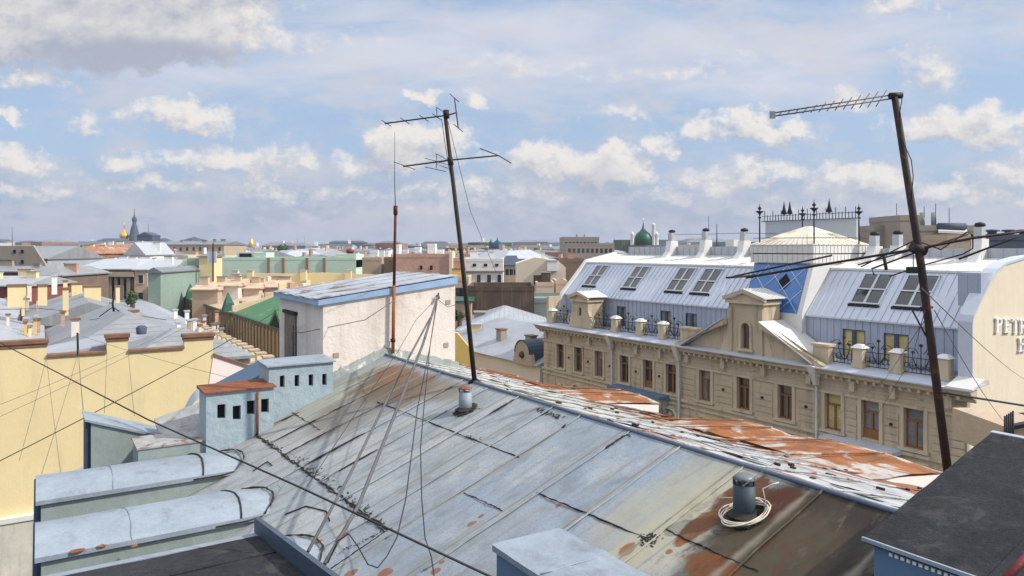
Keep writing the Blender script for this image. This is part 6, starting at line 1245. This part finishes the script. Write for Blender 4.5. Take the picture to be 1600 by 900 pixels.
# ---------------------------------------------------------------- domes and spires
def onion(c, r, h, n=16): return [(r * .75, 0), (r * 1.0, h * .12), (r * 1.05, h * .28), (r * .9, h * .45), (r * .55, h * .62), (r * .22, h * .78), (r * .08, h * .92), (.001, h)]
t = thing('cathedral', 'far cathedral with one golden onion dome and one tall dark spire on the left skyline', 'church', WF, P(205, 395, 700)); Yk = 700
g_ = P(194, 373, Yk); MB().box(g_.x - 8, g_.x + 24, Yk + 5, Yk + 30, -CZ, g_.z - 9).part('nave', M['bluegrey'], t)
MB().lathe((g_.x, Yk, -CZ), [(3.6, 0), (3.6, CZ + g_.z), (3.0, CZ + g_.z + .1)], 14).part('drum', M['tan'], t); d_ = MB().lathe(g_, onion(None, 4.0, 10), 16).part('onion_dome', M['gold'], t); MB().tube([g_ + Vector((0, 0, 9.5)), g_ + Vector((0, 0, 16))], .3, 5).part('cross', M['gold'], d_)
g_ = P(210, 368, Yk); MB().lathe((g_.x, Yk, -CZ), [(5, 0), (5, CZ + g_.z), (4.2, CZ + g_.z + 1)], 8).part('tower', M['bluegrey'], t); MB().lathe(g_, [(4.4, 0), (3.4, 6), (2.2, 10), (1.5, 12), (2.3, 14), (2.3, 16), (1.0, 18), (.4, 20), (.2, 26)], 8).part('spire', M['bluegrey'], t)
t = thing('bell_tower', 'tiny gold tipped tower left of the dark tree on the skyline', 'church', WF, P(393, 385, 800)); g_ = P(393, 384, 800); MB().lathe((g_.x, 800, -CZ), [(3.5, 0), (3.5, CZ + g_.z)], 8).part('tower', M['taupe'], t); MB().lathe(g_, [(3, 0), (3.3, 2), (1.6, 5), (.6, 8), (.1, 12)], 10).part('dome', M['gold'], t)
t = thing('domed_church', 'dark teal dome with slim turret behind the white house', 'church', WF, P(777, 392, 330)); g_ = P(777, 389, 330); MB().lathe((g_.x, 330, -CZ), [(4.2, 0), (4.2, CZ + g_.z)], 16).part('drum', M['offwhite'], t)
MB().lathe(g_, [(3.5, 0), (3.45, .8), (2.9, 2.0), (1.8, 3.0), (.6, 3.7), (.25, 4.2), (.1, 5.2)], 18).part('dome', M['teal'], t); g2 = P(767, 389, 330); MB().lathe(g2, [(.9, 0), (.8, 2), (1.0, 2.6), (.3, 3.8), (.0, 4.6)], 8).part('turret', M['bluegrey'], t)
t = thing('domed_church', 'dark green onion dome with cross rising behind the hotel ridge', 'church', WF, P(1005, 384, 300)); g_ = P(1005, 383, 300); MB().lathe((g_.x, 300, -CZ), [(3.8, 0), (3.8, CZ + g_.z)], 16).part('drum', M['brown'], t)
MB().lathe(g_, [(3.6, 0), (3.9, 1.2), (3.7, 2.8), (2.8, 4.6), (1.4, 5.7), (.55, 6.8), (.28, 8), (.12, 9.2)], 20).part('dome', M['greendome'], t); MB().tube([g_ + Vector((0, 0, 9)), g_ + Vector((0, 0, 11))], .1, 4).part('cross', M['gold'], t)
for x in (988, 1021, 1026): g2 = P(x, 383, 298); MB().lathe(g2, [(.8, 0), (.7, 4 if x != 1021 else 8), (.9, 4.4 if x != 1021 else 8.4), (0, 5.6 if x != 1021 else 9)], 8).part('turret', M['white'], t)
t = thing('works_chimneys', 'distant lattice of works chimneys left of the green dome', 'chimney', WF, P(906, 388, 620))
for k, (x, y) in enumerate(((901, 366), (905, 372), (909, 370), (913, 366))): MB().tube([P(x, 392, 620), P(x, y, 620)], [1.2, .6], 6).part('chimney', M['brown'], t)
# red dome-like roof
t = thing('red_roof_turret', 'small dark red domed turret above the mint green block', 'turret', WF, P(547, 392, 240)); MB().lathe(P(547, 395, 240), [(1.0, -6), (1.0, 0), (1.4, .2), (1.2, .9), (.5, 1.3), (0, 1.5)], 12).part('dome', mat('dark_red_sheet', (.2, .02, .02), .6), t)

# ---------------------------------------------------------------- trees
def tree(lab, px, py, Y, w, h, n, group=None):
    c = P(px, py, Y); t = thing('tree', lab, 'tree', WF, (c.x, Y, -CZ), group); MB().tube([(c.x, Y, -CZ), (c.x + .2, Y, c.z - h * .3), (c.x, Y, c.z)], [.45, .3, .12], 7).part('trunk', M['bark'], t)
    mb = MB(); r_ = random.Random(int(px)); 
    cl = [(r_.uniform(-w, w) * .7, r_.uniform(-w, w) * .7, r_.uniform(-.5, .5) * h, r_.uniform(.3, .5) * min(w, h)) for _ in range(9)]
    for _ in range(n):
        a = r_.choice(cl); d = Vector((r_.gauss(0, 1), r_.gauss(0, 1), r_.gauss(0, 1))).normalized() * a[3] * r_.uniform(.6, 1.1); p = Vector((c.x + a[0], Y + a[1], c.z + a[2])) + d; s1 = Vector((r_.gauss(0, 1), r_.gauss(0, 1), r_.gauss(0, 1))).normalized() * (.16 * max(1, Y / 180)); s2 = s1.orthogonal().normalized() * s1.length
        mb.add([p - s1, p + s2, p + s1, p - s2], [(0, 1, 2, 3)])
    mb.part('crown', M['foliage'], t)
tree('round dark green tree on the skyline above the mint green block', 442, 391, 330, 4.2, 3.2, 900)
tree('green tree between the grey gable and the brown block on the left', 82, 404, 172, 1.9, 2.6, 500)
tree('dark tree by the low roofs left of the street end', 205, 466, 100, .9, 1.1, 300)
tree('light green bush beside the sooty wall', 716, 494, 96, 1.0, 1.0, 400)
tree('dark tree left of the blue grey long block', 62, 391, 300, 3.0, 2.0, 500)

# ---------------------------------------------------------------- the city beyond: houses ring by ring, then the far mass
WL = [('white', 'white'), ('cream', 'cream'), ('peach', 'peach'), ('tan', 'tan'), ('yellow2', 'ochre'), ('brown2', 'brown'), ('mint', 'pale green'), ('taupe', 'grey brown'), ('brick', 'brick red'), ('offwhite', 'pale grey'), ('pink', 'pale pink')]
RL = [('greyroof', 'mid grey'), ('greyroof2', 'light grey'), ('greyroof3', 'dark grey'), ('rustroof', 'rusty'), ('zinc', 'bluish'), ('greyroof', 'mid grey')]
r3 = random.Random(21); cnt = 0; taken = [(x0, x1, y0, y1) for x0, x1, y0, y1 in ((110, 240, 120, 250), (230, 620, 100, 218), (610, 900, 80, 190), (-100, 110, 50, 172), (100, 345, 40, 110), (118, 222, 300, 365), (840, 960, 240, 300))]
def ring(Y0, Y1, cw, cd, zlo, zhi, wins, chims, band):
    global cnt
    ns = int((Y1 + 900) / cw)
    for i in range(-ns, ns):
        for j in range(-ns, ns):
            s_ = i * cw + r3.uniform(-1, 1); q_ = j * cd + r3.uniform(-1, 1); p = RF.o + RF.u * s_ + RF.v * q_
            if not (Y0 < p.y < Y1): continue
            px = 800 + FP * p.x / p.y; mg = 30
            if px < -mg or px > 985: continue
            if any(a - 10 < px < b + 10 and c_ - cd < p.y < d_ for a, b, c_, d_ in taken): continue
            if i % 4 == 3 and band > 0: continue
            w, wl = r3.choice(WL); rf, rl = r3.choice(RL); zt = r3.uniform(zlo, zhi); W2 = cw * r3.uniform(.32, .48); D2 = cd * r3.uniform(.34, .48); rt = r3.choice(['hip', 'gx', 'gy', 'flat', 'trap', 'gx'])
            zone = 'left of the spires' if px < 190 else ('left of the rusty mast' if px < 615 else 'right of the rusty mast'); rn = dict(hip='hipped', gx='gabled', gy='gabled', flat='flat', trap='mansarded')[rt]
            bd = ['behind nearer blocks', 'far off in haze'][band]
            nm = house('distant_house', f'{wl} {rn} house, {rl} roof, {bd} {zone}', RF, s_ - W2, s_ + W2, q_ - D2, q_ + D2, zt, w, rf, rt, r3.uniform(1.2, 2.6), chim=chims if rt != 'flat' else 1, group=f'{wl} {rn} houses {rl} roofs {bd} {zone}', win=wins if r3.random() < .9 else 0, rows=2 if band == 0 else 1, face='s', frames=False, chh=2.2 if band == 0 else 3)
            cnt += 1
ring(170, 300, 21, 17, -6.2, -2.6, 4, 2, 0)
ring(300, 620, 34, 28, -7.5, -2.0, 0, 3, 1)
# the rest: one far mass of roofs to the horizon
mbs = MB(); r4 = random.Random(4); mats_ = ['white', 'tan', 'bluegrey', 'brown2', 'greyroof3', 'offwhite', 'foliage', 'bluegrey', 'brown', 'greyroof3', 'foliage', 'bluegrey', 'taupe']
for k in range(3400):
    Y = 620 * (4600 / 620) ** r4.random(); px = r4.uniform(-40, 1640); x = (px - 800) / FP * Y; w = r4.uniform(8, 26) * (Y / 900) ** .35; d = r4.uniform(8, 20); z = r4.uniform(-9, -1) + (r4.uniform(0, 9) if r4.random() < .3 else 0) + (Y - 600) / 4000 * 16; mi = r4.randrange(len(mats_)); a = r4.uniform(-.6, .6); ca, sa = math.cos(a), math.sin(a)
    def tr(u, v, zz): return (x + ca * u - sa * v, Y + sa * u + ca * v, zz)
    mbs.hexa([tr(-w, -d, -CZ), tr(w, -d, -CZ), tr(w, d, -CZ), tr(-w, d, -CZ)], [tr(-w, -d, z), tr(w, -d, z), tr(w, d, z), tr(-w, d, z)], mi)
    if r4.random() < .6: m2 = r4.choice([2, 4, 9, 7, 8]); mbs.hexa([tr(-w, -d, z), tr(w, -d, z), tr(w, d, z), tr(-w, d, z)], [tr(-w * .7, -d * .1, z + 2.5), tr(w * .7, -d * .1, z + 2.5), tr(w * .7, d * .1, z + 2.5), tr(-w * .7, d * .1, z + 2.5)], m2)
    if r4.random() < .3: u = r4.uniform(-w, w) * .7; mbs.hexa([tr(u - 1.2, -1, z), tr(u + 1.2, -1, z), tr(u + 1.2, 1, z), tr(u - 1.2, 1, z)], [tr(u - 1.2, -1, z + 4), tr(u + 1.2, -1, z + 4), tr(u + 1.2, 1, z + 4), tr(u - 1.2, 1, z + 4)], 0)
mbs.top('distant_city', None, None, WF, [M[m] for m in mats_], base=(0, 1500, -CZ), kind='stuff')
for k, (x, y0, Yk) in enumerate(((19, 355, 700), (232, 350, 700), (465, 372, 1500), (476, 368, 1500), (718, 378, 900), (1120, 350, 400), (960, 372, 800))):
    MB().tube([P(x, 392, Yk), P(x, y0, Yk)], [.5, .2], 5).top('radio_mast', ['far thin mast at the left edge of the skyline', 'far thin mast right of the dark spire', 'far crane mast above the mint block', 'second far crane mast above the mint block', 'far rod left of the teal dome', 'far rod behind the hotel chimneys', 'far rod left of the hotel ridge'][k], 'mast', WF, M['bluegrey'])
# ---------------------------------------------------------------- air
hz_ = MB().box(-2600, 2600, -60, 5200, -CZ - 1.5, 75)
hm = bpy.data.materials.new('haze_air'); hm.use_nodes = True; ht = hm.node_tree; ht.nodes.clear()
pv = nd(ht, 'ShaderNodeVolumePrincipled'); pv.inputs['Color'].default_value = (.66, .74, .92, 1); pv.inputs['Density'].default_value = .00019; pv.inputs['Anisotropy'].default_value = .2
ho = nd(ht, 'ShaderNodeOutputMaterial'); ht.links.new(pv.outputs[0], ho.inputs['Volume'])
hz_.top('haze', 'thin blue summer haze over the city', 'haze', WF, hm, base=(0, 0, -CZ - 1.5), kind='stuff')
